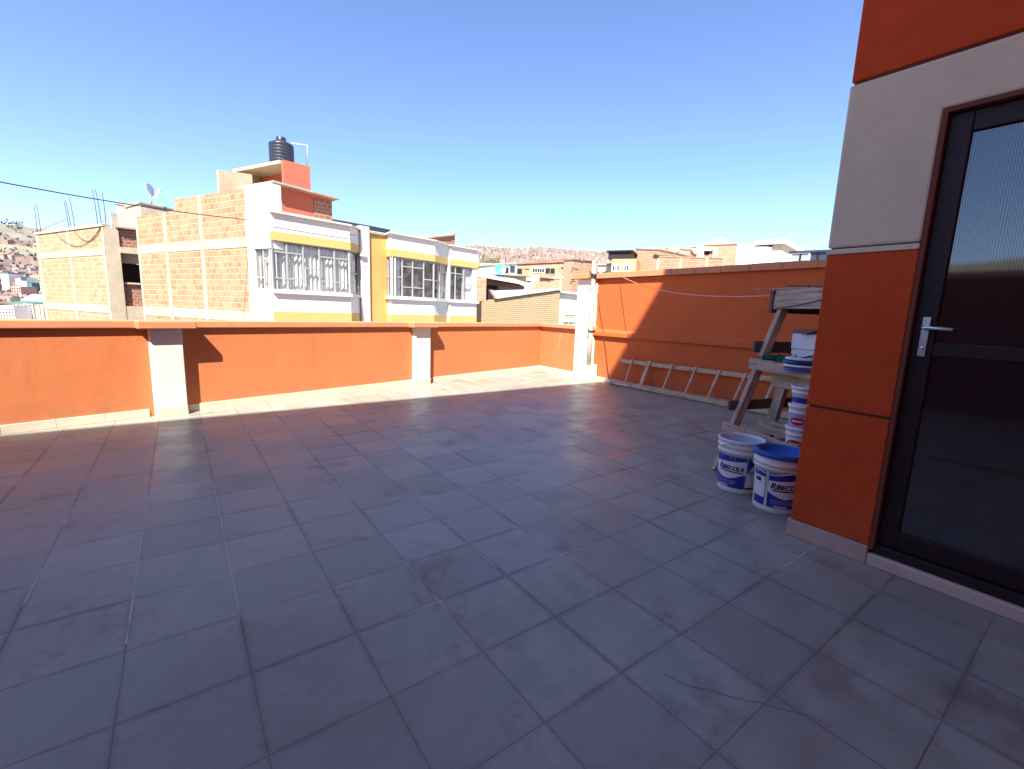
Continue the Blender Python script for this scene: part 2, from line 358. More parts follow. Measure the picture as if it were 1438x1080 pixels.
class Fr:                                   # a vertical reference plane: local x along it, y into it, z up from its base
    def __init__(s, o, yaw, zb):
        s.o = Vector((o[0], o[1], zb)); y = R(yaw); s.t = Vector((math.sin(y), math.cos(y), 0)); s.n = Vector((-s.t.y, s.t.x, 0)); s.rz = math.atan2(s.t.y, s.t.x)
    def uv(s, px, py, d=0):
        p = onplane(px, py, s.o + s.n*d, s.n) - s.o; return p.dot(s.t), p.z
    def x(s, px, d=0): return s.uv(px, horizon(px), d)[0]
    def z(s, px, py, d=0): return s.uv(px, py, d)[1]
    def loc(s, P):
        p = Vector(P) - s.o; return Vector((p.dot(s.t), p.dot(s.n), p.z))

# ------------------------------------------------------------------ light
SD = Vector((.98, 1.0, -1.657)).normalized()          # sun travel direction
ld = bpy.data.lights.new('sun', 'SUN'); ld.energy = SUN_E = 5.0; ld.angle = R(.53); ld.color = (1, .95, .87)
lo = bpy.data.objects.new('sun', ld); col.objects.link(lo); lo.rotation_euler = SD.to_track_quat('-Z', 'Y').to_euler(); lo.location = (-20,-20,40)
wd = bpy.data.worlds.new('World'); sc.world = wd; wd.use_nodes = True; nt = wd.node_tree
bg = nt.nodes['Background']; sk = nt.nodes.new('ShaderNodeTexSky'); sk.sky_type = 'NISHITA'; sk.sun_disc = False
sk.sun_elevation = math.asin(-SD.z); sk.sun_rotation = math.atan2(-SD.x, -SD.y); sk.altitude = 1500; sk.air_density = 1.0; sk.dust_density = .35; sk.ozone_density = 5.0
lk(nt, mixc(nt, 1.0, sk.outputs[0], (1.0,.955,1.02), 'MULTIPLY'), bg.inputs[0]); bg.inputs[1].default_value = .12
sc.view_settings.view_transform = 'Standard'; sc.view_settings.look = 'None'; sc.view_settings.exposure = 0
sc.cycles.film_exposure = 2.6      # the photo is exposed for the shade

# ================================================================== TERRACE
ZB = -12.0
TH = R(13.586)
lx, ly = -1.66, 4.383                        # left wall reference point (face of the low parapet)
def LW(s, off, z): return Vector((lx + s*math.cos(TH) + off*math.sin(TH), ly + s*math.sin(TH) - off*math.cos(TH), z))
s_end = (7.10 - lx)/math.cos(TH)             # inner corner with the return
fb = MB()
fb.add([(-4,-4,0),(7.14,-4,0),(7.14,6.6,0),(-4,3.75,0)], [(0,1,2,3)])
fl = fb.build('terrace_floor', MT['floor']); tag(fl, 'grey square floor tiles of the roof terrace', 'floor', kind='structure')
# cracks
ck = MB()
def crack(pts, w):
    for (a, c) in zip(pts[:-1], pts[1:]):
        a, c = Vector((*a,.002)), Vector((*c,.002)); t = (c-a).normalized(); n = Vector((-t.y,t.x,0))*w/2
        ck.add([a-n, c-n*.9, c+n*.9, a+n], [(0,1,2,3)])
crack([(1.335,-1.30),(1.355,-1.36),(1.372,-1.403),(1.41,-1.44),(1.428,-1.464),(1.45,-1.51),(1.485,-1.55),(1.52,-1.591)], .0018)
crack([(1.52,-1.591),(1.56,-1.65),(1.615,-1.718),(1.63,-1.79)], .0015)
ck.build('crack', MT['crack'], fl)

# --- low parapet along the street side, with its return to the corner
par = empty('parapet_wall', LW(0,0,0), TH, 'low orange parapet wall with cream pilasters and salmon coping', 'wall')
S0 = -3.2
w = MB(); w.box(S0, s_end+.02, 0, .16, 0, 1.06); w.build('wall', MT['orange'], par, .006)
# return wall, square to the tile grid: faces -X at x = 7.10
ret = MB(); f = Fr((lx, ly), 90-math.degrees(TH), 0)
def P2(x, y): v = f.loc((x, y, 0)); return (v.x, v.y)
yc = ly + (7.10-lx)*math.tan(TH)
ret.prism([P2(7.10,yc), P2(7.10,5.16), P2(7.26,5.16), P2(7.26,yc)], 0, 1.059); ret.build('return_wall', MT['orange'], par, .006)
k = MB(); k.box(S0, s_end+.09, -.045, .2, 1.062, 1.152)
for (a, c) in ((1.13,1.70),(4.98,5.56)): k.box(a, c, -.205, .195, 1.0605, 1.1545)
k.prism([P2(7.03,yc-.06), P2(7.03,4.63), P2(7.30,4.63), P2(7.30,yc+.1)], 1.063, 1.1505)
k.build('coping', MT['cap'], par, .012)
for (a, c) in ((1.25,1.565),(5.10,5.435)):
    q = MB(); q.box(a, c, -.112, .05, .0, 1.0585); q.build('pilaster', MT['cream'], par, .008)
sk_ = MB(); x = S0
while x < s_end:
    x1 = min(x+.4, s_end)
    if not any(a-.001 < x+.2 < c for a, c in ((1.25,1.565),(5.10,5.435))): sk_.box(x+.001, x1-.001, -.014, .02, 0, .098+rnd.uniform(-.001,.001))
    x = x1
for (a, c) in ((1.25,1.565),(5.10,5.435)): sk_.box(a+.02, c-.0, -.124, -.1, 0, .108)
sk_.prism([P2(7.088,yc-.02), P2(7.088,5.17), P2(7.12,5.17), P2(7.12,yc-.02)], 0, .098)
sk_.build('skirting', MT['skirt'], par, .003)

# --- high boundary wall on the right, with the corner pillar
bw = empty('boundary_wall', (7.13, 4.7, 0), 0, 'tall orange boundary wall on the right with string course and jointed coping', 'wall')
def rel(bx): return lambda x: x
w = MB(); w.box(0, .18, -9, .0, 0, 2.15); w.build('wall', MT['orange_shaded'], bw, .006)
k = MB(); y = .06; 
cop = MB(); jn = MB()
while y > -8.9:
    y1 = y-.47; cop.box(-.075, .25, y1+.008, y-.008, 2.155, 2.262+rnd.uniform(-.004,.004)); jn.box(-.068, .243, y1-.009, y1+.009, 2.157, 2.252); y = y1
cop.build('coping', MT['cap'], bw, .006); jn.build('coping_joint', MT['cap_joint'], bw)
q = MB(); q.add([(0,-8.9,.965),(-.068,-8.9,.965),(-.068,-8.9,1.045),(0,-8.9,1.105),(0,.0,.965),(-.068,.0,.965),(-.068,.0,1.045),(0,.0,1.105)], [(3,2,1,0),(4,5,6,7),(0,1,5,4),(1,2,6,5),(2,3,7,6)])
q.build('string_course', MT['orange_shaded'], bw, .005)
sk2 = MB(); y = 0
while y > -8.8: sk2.box(-.013, .02, y-.4+.001, y-.001, 0, .085); y -= .4
sk2.build('skirting', MT['skirt_dull'], bw, .003)
q = MB(); q.box(-.14, .16, .0, .475, 0, 2.148); q.build('pillar', MT['cream'], bw, .01)
q = MB(); q.box(-.22, .24, -.06, .56, 2.151, 2.265); q.build('pillar_cap', MT['cap'], bw, .01)

# wooden pole tied against the pillar
pl = empty('wooden_pole', (6.95, 4.66, 0), 0, 'bleached upright wooden pole tied against the cream corner pillar', 'pole')
q = MB(); q.tube([(0,0,.28),(.004,.004,.9),(-.003,.01,1.6),(.0,.02,2.52)], [.05,.047,.046,.042], 10); q.build('pole_shaft', MT['pole'], pl)
q = MB(); q.prism([(-.10,-.10),(.17,-.10),(.17,.10),(-.10,.10)], 0, [.30,.34,.34,.30]); q.build('footing', MT['cream'], pl, .02)
for zs_ in ((1.05, 1.062, 1.075), (2.18, 2.2, 2.215, 2.23, 2.245)):
  q = MB()
  for z in zs_:
    q.tube([(.056*math.cos(a), .056*math.sin(a)+.012, z+.02*math.sin(a)) for a in [i*2*math.pi/12 for i in range(13)]], .0075, 6)
  for i in range(5 if zs_[0] > 2 else 0):
    a = rnd.uniform(2, 5); q.tube([(.05*math.cos(a), .05*math.sin(a), 2.22), (.12*math.cos(a), .10*math.sin(a), 2.24+rnd.uniform(-.06,.06)), (.14*math.cos(a+.4), .12*math.sin(a+.4), 2.2+rnd.uniform(-.1,.06))], .005, 5)
  q.build('wire_tie', MT['cable'], pl)
q = MB(); q.tube([onX(836,398,7.10), onX(841,425,7.11), onX(847,460,7.05), onX(850,490,7.11), onX(855,532,7.10)], .006, 5)  # added strand drawn where a cable's shadow falls on the wall
tag(q.build('shadow_strand', MT['cable']), 'thin dark strand standing in for a cable shadow on the orange wall beside the pole', 'wire')
q = MB(); q.tube([onX(788,468,7.085), onX(782,495,7.09), onX(775,519,7.085)], .003, 5)  # another added strand, replacing the wire shadow on the return wall
tag(q.build('shadow_strand', MT['string']), 'fine pale strand in place of a wire shadow on the short orange return wall', 'wire')

# --- stair tower with the door (right)
st = empty('stair_tower', (3.07, -1.03, 0), 0, 'orange and grey banded stair tower with a dark glass door', 'building')
DY0, DY1, DZ0, DZ1 = -.43, -1.36, .135, 2.50     # door opening, local y and z
def band(mb, z0, z1, out):                        # left jamb and far side of the opening, returned along the end wall
    mb.box(-out, 3.2, DY0, out, z0, z1); mb.box(-out, 1.2, -2.95, DY1, z0, z1)
w = MB(); band(w, .115, .875, 0); band(w, .8905, 1.81, 0); w.build('lower_wall', MT['orange_dark'], st, .006)
w = MB(); w.box(.014, 3.18, DY0-.003, -.014, .10, 2.8); w.box(.014, 1.18, -2.94, DY1+.003, .1, 2.8); w.box(.015, 1.17, DY1+.0029, DY0-.0031, 2.6, 2.799); w.build('joint', MT['reveal'], st)
w = MB(); w.box(-.006, 3.2, DY0, .006, 1.812, 1.842); w.build('ledge', MT['grey_wall'], st, .004)
w = MB(); yz = [(.004,1.85),(.004,2.752),(-2.95,2.752),(-2.95,1.85),(DY1,1.85),(DY1,2.5),(DY0,2.5),(DY0,1.85)]
w.add([(-.004,a,c) for a, c in yz]+[(3.2,a,c) for a, c in yz], [tuple(range(8)), tuple(range(8,16))[::-1]]+[(i,8+i,8+(i+1)%8,(i+1)%8) for i in range(8)])
w.build('middle_wall', MT['grey_wall'], st, .012)
w = MB(); w.box(0, 3.2, -2.95, 0, 2.768, 12.5); w.build('upper_wall', MT['orange_dark'], st, .008)  # unseen extra height added to keep skylight off the floor
w = MB(); w.box(-.012, 3.2, DY0+.0, .012, 0, .112); w.box(-.012,.3,-2.95,DY1,0,.112); w.build('skirting', MT['skirt_dull'], st, .006)
w = MB(); w.box(.0, .10, DY0-.002, DY0-.022, .10, 2.5); w.box(.0,.10, DY0-.022, DY1+.02, 2.478, 2.499); w.build('reveal', MT['reveal'], st)
w = MB(); w.box(-.01, .16, DY0-.001, DY1+.001, 0, .072); w.build('threshold', MT['skirt'], st, .008)
w = MB(); w.box(.02, .16, DY0-.003, DY1+.003, .0725, .128); w.build('door_sill', MT['frame_blue'], st, .004)
dr = MB(); X0, X1 = .045, .095
dr.box(X0, X1, DY0-.024, DY0-.115, .13, 2.476); dr.box(X0, X1, DY1+.02, DY1+.115, .13, 2.476)
dr.box(X0+.002, X1-.002, DY0-.115, DY1+.115, .132, .235); dr.box(X0+.002, X1-.002, DY0-.115, DY1+.115, 1.25, 1.32); dr.box(X0+.002, X1-.002, DY0-.115, DY1+.115, 2.375, 2.474)
dr = dr.build('door', MT['frame'], st, .005)
q = MB(); q.box(.066,.074, DY0-.11, DY1+.11, 1.315, 2.38); q.build('upper_pane', MT['door_glass'], dr)
q = MB(); q.box(.066,.074, DY0-.11, DY1+.11, .23, 1.256); q.build('lower_pane', MT['door_glass'], dr)
q = MB(); yy = DY0-.075
q.prism([(.03,yy-.017),(.044,yy-.017),(.044,yy+.017),(.03,yy+.017)], 1.245, 1.455)
q.tube([(.03,yy,1.40),(-.02,yy,1.40),(-.032,yy-.012,1.40),(-.032,yy-.12,1.393)], [.011,.011,.010,.008], 10)
q.tube([(.036,yy,1.29),(.022,yy,1.29)], .009, 10); q.build('handle', MT['steel'], dr, .003)
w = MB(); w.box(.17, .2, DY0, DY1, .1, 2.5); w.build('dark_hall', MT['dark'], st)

# --- the main building behind the terrace (out of frame: it throws the big shadow)
mbd = empty('main_building', (-4,-4,0), 0, 'tall orange and grey main building standing behind the tiled terrace', 'building')
w = MB(); w.box(-9, 6.5, -8, 0, ZB, 13.8); w.box(-8.9, 5.2, 0.001, 2.4, 6.9, 9.86); w.build('wall', MT['orange_dark'], mbd)  # second box: unseen overhang added to cut skylight on the terrace
ww = empty('side_wall', (-4,-4,0), 0, 'shaded brown wall closing the terrace opposite the glass door', 'wall')
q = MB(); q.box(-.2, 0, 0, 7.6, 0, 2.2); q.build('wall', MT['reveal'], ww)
q = MB(); q.box(-.28, .06, 0, 7.6, 2.2, 2.3); q.build('coping', MT['cap'], ww)

# ================================================================== THINGS ON THE TERRACE
# --- ladder lying on its side along the right wall
la = empty('wooden_ladder', (6.95, 3.95, 0), 0, 'grey wooden ladder lying on its long edge against the orange wall', 'ladder')
def lad(x, y, z): return Vector((x-6.95, y-3.95, z))
pt0, pt1 = lad(7.055,3.88,.50), lad(7.06,-.9,.56); pb0, pb1 = lad(6.93,4.02,.065), lad(6.86,1.45,.05)
q = MB(); q.beam(pt0, pt1, (1,0,0), .035, .075); q.build('rail', MT['wood_pale'], la, .006)
q = MB(); q.beam(pb0, lad(6.90,-.9,.05), (1,0,0), .035, .075); q.build('rail', MT['wood_pale'], la, .006)
for (yt, yb, wd_) in ((3.56,3.62,.03),(3.16,3.25,.075),(2.66,2.75,.035),(2.19,2.30,.035),(1.76,1.87,.035),(1.33,1.44,.035),(.88,.99,.035),(.4,.5,.035)):
    q = MB(); q.beam(lad(7.035,yt,.575), lad(6.905,yb,.03), (0,1,0), wd_, .022); q.build('rung', MT['wood_pale'], la, .003)
q = MB(); q.beam(lad(6.84,2.9,.028), lad(6.80,-.6,.028), (1,0,0), .07, .04)
tag(q.build('timber_batten', MT['wood']), 'long thin timber lying on the tiles in front of the ladder', 'timber')
q = MB(); q.tube([(6.98,4.10,.05),(6.93,3.96,.045)], .032, 12); q.tube([(6.94,4.0,.045),(6.9,3.5,.04)], .02, 10)
tag(q.build('plastic_pipe', MT['pvc']), 'short white plastic pipe at the left end of the ladder', 'pipe')

# --- timber trestle
ea = R(68); e = Vector((-math.cos(ea), -math.sin(ea), 0)); q_ = Vector((e.y, -e.x, 0))
if q_.dot(Vector((-.9,-.44,0))) < 0: q_ = -q_
F0 = Vector((3.863,-.059,0))
tr = empty('timber_trestle', F0, 0, 'weathered timber work trestle with crossboards beside the stair tower', 'trestle')
def T(a, c, z): return e*a + q_*c + Vector((0,0,z))          # along, outward, up (local to the foot)
legd = lambda z: -.52*z/1.478
def leg(a, sgn, a_top, mat=MT['wood'], w_=.075, d_=.05):
    mb = MB(); c0, c1 = (0, legd(1.56)) if sgn > 0 else (-2.0, -2.0-legd(1.56))
    mb.beam(T(a, c0, .0), T(a_top, c1, 1.56), q_, w_, d_); return mb.build('leg', mat, tr, .005)
LL = 1.75
leg(0, 1, .0); leg(0, -1, .0); leg(LL, 1, LL); leg(LL, -1, LL)
def brd(name, z, h, c, a0, a1, th=.028, mat=MT['wood'], tilt=0):
    mb = MB(); mb.beam(T(a0, c, z), T(a1, c, z+tilt), q_, th, h); return mb.build(name, mat, tr, .004)
brd('crossboard', 1.005, .098, legd(1.005)+.045, -.075, LL+.08)
brd('crossboard', .40, .10, legd(.40)+.045, -.085, LL+.08)
brd('apron', 1.585, .135, legd(1.56)+.055, -.06, LL+.08)
brd('apron', 1.585, .135, -2.0-legd(1.56)-.055, -.06, LL+.08, mat=MT['wood_shade'])
brd('crossboard', 1.005, .10, -2.0-legd(1.005)-.045, -.075, LL+.08, mat=MT['wood_shade'])
brd('crossboard', .40, .10, -2.0-legd(.4)-.045, -.075, LL+.08, mat=MT['wood_shade'])
mb = MB(); mb.beam(T(-.05, -.98, 1.672), T(LL+.1, -.98, 1.672), q_, 1.0, .035); mb.build('top_plank', MT['wood'], tr, .004)
mb = MB(); mb.beam(T(-.085, -.47, 1.582), T(-.085, -1.5, 1.582), e, .035, .205); mb.build('end_plate', MT['wood_shade'], tr, .004)  # dark tone stands for its face turned away from the light
mb = MB(); mb.beam(T(-.045, -.30, 1.165), T(-.045, -1.62, 1.155), e, .03, .105); mb.build('end_tie', MT['wood_shade'], tr, .004)
mb = MB(); mb.beam(T(-.045, -.10, .61), T(-.045, -1.8, .66), e, .03, .095); mb.build('end_tie', MT['wood_shade'], tr, .004)
# inner frame standing under the shelf
CI = -.52                                     # plane of the inner frame, behind the front crossboards
def onq(px, py, c): v = onplane(px, py, F0+q_*c, q_)-F0; return T(v.dot(e), c, v.z)
mb = MB(); mb.beam(onq(1078,612,CI), onq(1104,528,CI), q_, .05, .095); mb.build('inner_leg', MT['wood'], tr, .004)
i0 = onq(1085,532,CI+.04); i1 = i0 + e*.9; mb = MB(); mb.beam(i0, i1, q_, .025, .13); mb.build('inner_board', MT['wood_pale'], tr, .004)
i0 = onq(1068,595,CI+.06); i1 = i0 + e*1.1; mb = MB(); mb.beam(i0, i1, q_, .06, .12); mb.build('inner_rail', MT['wood'], tr, .008)
mb = MB(); mb.beam(T(.02, -.80, .985), T(1.6, -.80, .985), q_, .95, .022); mb.build('shelf', MT['wood_shade'], tr)
mb = MB(); mb.beam(T(.3, -.72, .37), T(1.6, -.72, .37), q_, .85, .022); mb.build('lower_shelf', MT['wood_shade'], tr)
mb = MB(); mb.tube([F0+T(-.03,legd(1.56)+.09,1.51), F0+T(.2,legd(1.56)+.085,1.545), F0+T(.5,legd(1.56)+.08,1.60)], .004, 5)
tag(mb.build('loose_wire', MT['cable']), 'thin dark wire slanting across the apron of the trestle', 'wire')
def stick(a0, c0, a1, c1, z0, z1, w_, h_, mat, label):
    mb = MB(); mb.beam(F0+T(a0,c0,z0), F0+T(a1,c1,z1), q_, w_, h_); tag(mb.build('wood_offcut', mat, None, .003), label, 'offcut', 'wood scraps on the trestle top')
stick(-.28,-.46,.25,-.52,1.700,1.698,.03,.012, MT['wood'], 'longest grey stick poking past the end of the trestle top')
stick(.0,-.55,.40,-.66,1.725,1.71,.05,.014, MT['box_flap'], 'dark curled slat lying across the scraps on the trestle')
stick(-.1,-.60,.28,-.58,1.698,1.698,.06,.015, MT['label_tan'], 'orange brown offcut lying flat on the trestle top')
# string from the wall coping to the trestle
a_ = Vector(onX(872,388,7.04)); b_ = F0 + T(-.08,-.5,1.64); q = MB()
q.tube([a_.lerp(b_, t) + Vector((0,0,-.30*4*t*(1-t)*.45)) for t in [i/16 for i in range(17)]], .0055, 5)
tag(q.build('clothes_line', MT['string']), 'thin pink string sagging from the wall coping to the trestle', 'string')
# green netting along the shelf edge
q = MB(); rnd2 = random.Random(3)
for i in range(110):
    a = rnd2.uniform(-.02,.85); p = F0 + T(a, legd(1.02)+.0+rnd2.uniform(-.10,.035), 1.065+max(0,rnd2.gauss(.02,.012)))
    d1 = Vector((rnd2.gauss(0,.03), rnd2.gauss(0,.04), rnd2.gauss(0,.012))); d2 = Vector((rnd2.gauss(0,.04), rnd2.gauss(0,.04), rnd2.gauss(0,.012)))
    q.tube([p-d1, p+d2*.4, p+d1, p+d2], .006, 5)
for i in range(3): q.tube([F0+T(-.03+j*.1, legd(1.02)-.02-i*.03+rnd2.uniform(-.01,.01), 1.062+rnd2.uniform(0,.014)) for j in range(10)], .016, 6)
tag(q.build('green_net', MT['net']), 'bundle of dark green netting along the trestle shelf', 'net')
# box and lids on the shelf
bx = empty('cardboard_box', F0+T(.40,-.58,.997), math.atan2(e.y,e.x), 'white cardboard box with brown flaps on the trestle shelf', 'box')
q = MB(); q.box(-.17,.17,-.13,.13,0,.175); q.build('box_body', MT['white_box'], bx, .004)
q = MB(); q.box(-.175,.175,-.135,.135,.178,.31); q.build('upper_box', MT['white_box'], bx, .004)
q = MB(); q.beam((-.17,-.13,.313),(-.17,.13,.34),(1,0,.3),.12,.006); q.beam((-.05,-.12,.32),(.16,-.12,.39),(0,1,.4),.12,.006); q.box(-.176,.176,-.136,.136,.311,.345); q.build('flap', MT['box_flap'], bx)
ld_ = empty('bucket_lids', F0+T(.47,-.33,1.085), 0, 'small stack of white and blue bucket lids beside the cardboard box', 'lids')
for i, (mt_, dz) in enumerate((('blue_lid',-.075),('bucket',-.045),('blue_lid',-.015),('bucket',.012))):
    q = MB(); q.lathe([(0,0),(.125,0),(.135,.004),(.138,.012),(.132,.02),(.12,.02),(.115,.012),(0,.012)], 36, (rnd.uniform(-.015,.015), rnd.uniform(-.015,.015), dz)); q.build('lid', MT[mt_], ld_)

# --- buckets
def wrap(mb, rad, a0, a1, lo, hi, off, n=24, taper=0, z0=0):    # patch on the bucket's side between two angles
    vs = []; fs = []; m_ = 4
    for i in range(n+1):
        a = a0 + (a1-a0)*i/n; t = i/n; l = lo(t) if callable(lo) else lo; h = hi(t) if callable(hi) else hi
        for j in range(m_+1):
            z = l + (h-l)*j/m_; r = rad(z)+off; vs.append((r*math.cos(a), r*math.sin(a), z))
    for i in range(n):
        for j in range(m_): fs.append((i*(m_+1)+j, (i+1)*(m_+1)+j, (i+1)*(m_+1)+j+1, i*(m_+1)+j+1))
    mb.add(vs, fs, None, True)
def text_mesh(txt, shear=.25, bold=.02):
    cu = bpy.data.curves.new('lettering', 'FONT'); cu.body = txt; cu.shear = shear; cu.offset = bold; cu.size = 1; cu.resolution_u = 3
    to = bpy.data.objects.new('lettering', cu); col.objects.link(to); dg = bpy.context.evaluated_depsgraph_get(); dg.update()
    me = bpy.data.meshes.new_from_object(to.evaluated_get(dg)); bm = bmesh.new(); bm.from_mesh(me); bmesh.ops.triangulate(bm, faces=bm.faces)
    for _ in range(2):
        bmesh.ops.subdivide_edges(bm, edges=[x for x in bm.edges if x.calc_length() > .2], cuts=1); bmesh.ops.triangulate(bm, faces=bm.faces)
    vs = [v.co.copy() for v in bm.verts]; bm.verts.index_update(); fs = [tuple(v.index for v in f.verts) for f in bm.faces]; bm.free()
    bpy.data.objects.remove(to); bpy.data.curves.remove(cu); bpy.data.meshes.remove(me); return vs, fs
def put_text(mb, txt, rad, a_left, width, zc, h, off, shear=.25, bold=.02, first=1.25):
    # seen from outside, angles grow to the right
    segs = [(txt[0], first), (txt[1:], 1.0)] if first != 1 else [(txt, 1.0)]
    x = 0; out = []
    for t, sc_ in segs:
        vs, fs = text_mesh(t, shear, bold); xm = min(v.x for v in vs); xM = max(v.x for v in vs)
        out.append(([(x+(v.x-xm)*sc_, v.y*sc_) for v in vs], fs)); x += (xM-xm)*sc_ + .05
    W = x-.05; kx = width/W; ky = h/.72
    for vs, fs in out:
        P = []
        for (vx, vy) in vs:
            z = zc + vy*ky; r = rad(z)+off; a = a_left + vx*kx/rad(zc); P.append((r*math.cos(a), r*math.sin(a), z))
        mb.add(P, fs)
        for dx in (.0018, .0036): mb.add([(p[0]*math.cos(dx/.15)-p[1]*math.sin(dx/.15), p[0]*math.sin(dx/.15)+p[1]*math.cos(dx/.15), p[2]+dx*.2) for p in P], fs)
def bucket_body(root, H, rb, rtop, big=True):
    rad = lambda z: rb + (rtop-rb)*min(max(z/H,0),1)
    q = MB(); rs = H/.38
    prof = [(0,.006*rs),(rb-.006,.006*rs),(rb-.004,0),(rb+.001,.002*rs),(rb+.001,.012*rs)]
    prof += [(rad(H*.74),H*.74),(rad(H*.75)+.006*rs,H*.745),(rad(H*.78)+.007*rs,H*.78),(rad(H*.79)+.001,H*.785),(rad(H*.85)+.001,H*.85),(rad(H*.86)+.007*rs,H*.855),(rad(H*.88)+.007*rs,H*.88),(rad(H*.885)+.002,H*.885),(rad(H)+.001,H*.955),(rad(H)+.009*rs,H*.96),(rad(H)+.009*rs,H*.995),(rad(H)+.005*rs,H),(rad(H)-.003,H),(rad(H)-.004,H*.95)]
    q.lathe(prof, 56); q.build('bucket_body', MT['bucket'], root)
    q = MB(); q.lathe([(rad(H)-.004,H*.95),(rad(H*.62)-.004,H*.62),(rad(H*.6)-.006,H*.6),(0,H*.6)], 56); q.build('bucket_inside', MT['bucket_in'], root)
    return rad
def lettered(root, rad, H, front, panel_a0, panel_a1, text_a, text_w):
    # angles: 0 = towards viewer; positive to the viewer's right
    A = lambda d: front + R(d)
    lab = MB(); wrap(lab, rad, A(panel_a0), A(panel_a1), H*.10, H*.70, .0012); lab = lab.build('label', MT['label_blue'], root)
    wh_ = MB(); lo = lambda t: H*(.37-.10*math.sin(math.pi*min(1,t*1.1))); hi = lambda t: H*(.56+.07*t)
    wrap(wh_, rad, A(panel_a0+.5), A(panel_a1-1), lo, hi, .0020); wh_.build('label_swoosh', MT['label_white'], lab)
    tx = MB(); put_text(tx, 'RIBECOLA', rad, A(text_a), text_w, H*.435, H*.085, .0028); 
    wrap(tx, rad, A(text_a+4), A(text_a+math.degrees(text_w/rad(H*.4))), H*.395, H*.418, .0027, 18); tx.build('lettering', MT['label_navy'], lab)
    sm = MB()
    for i in range(4): wrap(sm, rad, A(panel_a0+8+i), A(panel_a1-22-3*i), H*(.235-.022*i), H*(.242-.022*i), .0020)
    sm.build('small_print', MT['label_pale'], lab)
    s2 = MB(); wrap(s2, rad, A(panel_a0+18), A(panel_a0+52), H*.118, H*.140, .0020); s2.build('label_bar', MT['label_white'], lab)
    return A
# open bucket (left)
H = .44; p1 = onZ(1034, 680, 0); b1 = empty('paint_bucket', (3.585,-.402,0), 0, 'open white paint bucket with blue lettered label, left of the pair', 'bucket', 'large lettered buckets below the trestle')
front1 = math.atan2(CAM.y+.402, CAM.x-3.585)
rad = bucket_body(b1, H, .148, .170)
A = lettered(b1, rad, H, front1, -78, 22, -58, .198)
q = MB(); wrap(q, rad, A(24), A(70), H*.10, H*.70, .0012); lb = q.build('label', MT['label_blue'], b1)
q = MB(); wrap(q, rad, A(24.5), A(70), H*.14, lambda t: H*(.40+.28*min(1,t*1.6)), .002); q.build('label_swoosh', MT['label_white'], lb)
q = MB()
for i in range(24):
    a0, a1 = 2*math.pi*i/24, 2*math.pi*(i+1)/24; c0 = R(38)
    def pp(r_, a): 
        z = H*.42 + r_*math.sin(a); r2 = rad(z)+.0028; g = front1 + c0 + r_*math.cos(a)/.14; return (r2*math.cos(g), r2*math.sin(g), z)
    q.add([pp(.013,a0), pp(.013,a1), pp(.019,a1), pp(.019,a0)], [(0,1,2,3)])
q.add([pp(.006,2*math.pi*i/10) for i in range(10)], [tuple(range(10))])
q.build('emblem', MT['label_navy'], lb); q = MB()
for i in range(3): wrap(q, rad, A(55), A(68), H*(.30-.05*i), H*(.325-.05*i), .0028, 6)
q.build('small_print', MT['label_navy'], lb)
q = MB(); q.tube([(.182*math.cos(front1+R(95)+t*R(-170)), .182*math.sin(front1+R(95)+t*R(-170)), H*.80+.05*math.sin(math.pi*t)*1.5) for t in [i/20 for i in range(21)]], .003, 6); q.build('bail_handle', MT['steel'], b1)
# bucket with blue lid (right, partly behind the tower)
b2 = empty('paint_bucket', (3.46,-.765,0), 0, 'white paint bucket under a dished blue lid, right of the pair', 'bucket', 'large lettered buckets below the trestle')
front2 = math.atan2(CAM.y+.765, CAM.x-3.46)
rad = bucket_body(b2, H, .148, .170)
A = lettered(b2, rad, H, front2, -20, 82, -14, .21)
q = MB(); wrap(q, rad, A(-66), A(-27), H*.10, H*.70, .0012); lb = q.build('label', MT['label_blue'], b2)
q = MB(); wrap(q, rad, A(-65), A(-28), H*.24, H*.60, .002); q.build('label_swoosh', MT['label_white'], lb)
q = MB(); wrap(q, rad, A(-58), A(-40), H*.50, H*.57, .0028, 8); q.build('emblem', MT['label_navy'], lb)
q = MB(); q.lathe([(0,H-.03),(.145,H-.03),(.156,H+.004),(.164,H+.012),(.177,H+.012),(.185,H+.004),(.186,H-.024),(.181,H-.026)], 56); q.build('lid', MT['blue_lid'], b2)
q = MB(); q.lathe([(.168,H*.80),(.178,H*.81),(.178,H*.87),(.170,H*.88)], 56); q.tube([(.176*math.cos(front2+R(60)+t*R(-150)), .176*math.sin(front2+R(60)+t*R(-150)), H*.72+.02*math.cos(math.pi*2*t)) for t in [i/20 for i in range(21)]], .003, 6); q.build('bail_handle', MT['bucket'], b2)
for root_, fr_b, n_ in ((b1, front1, 9), (b2, front2, 7)):
    rad = lambda z: .148 + .022*z/H
    for i in range(n_):
        a = fr_b + R(rnd.uniform(-75, 75)); w_ = rnd.uniform(.006, .016); z1_ = H*rnd.uniform(.69,.76); d_ = rnd.uniform(.015,.045)
        q = MB(); wrap(q, rad, a, a+w_*4, lambda t: z1_-d_*max(0, 1-abs(2*t-1))**.6, z1_, .0032, 8); q.build('paint_drip', MT['skirt'] if root_ is b1 else MT['bucket_in'], root_)
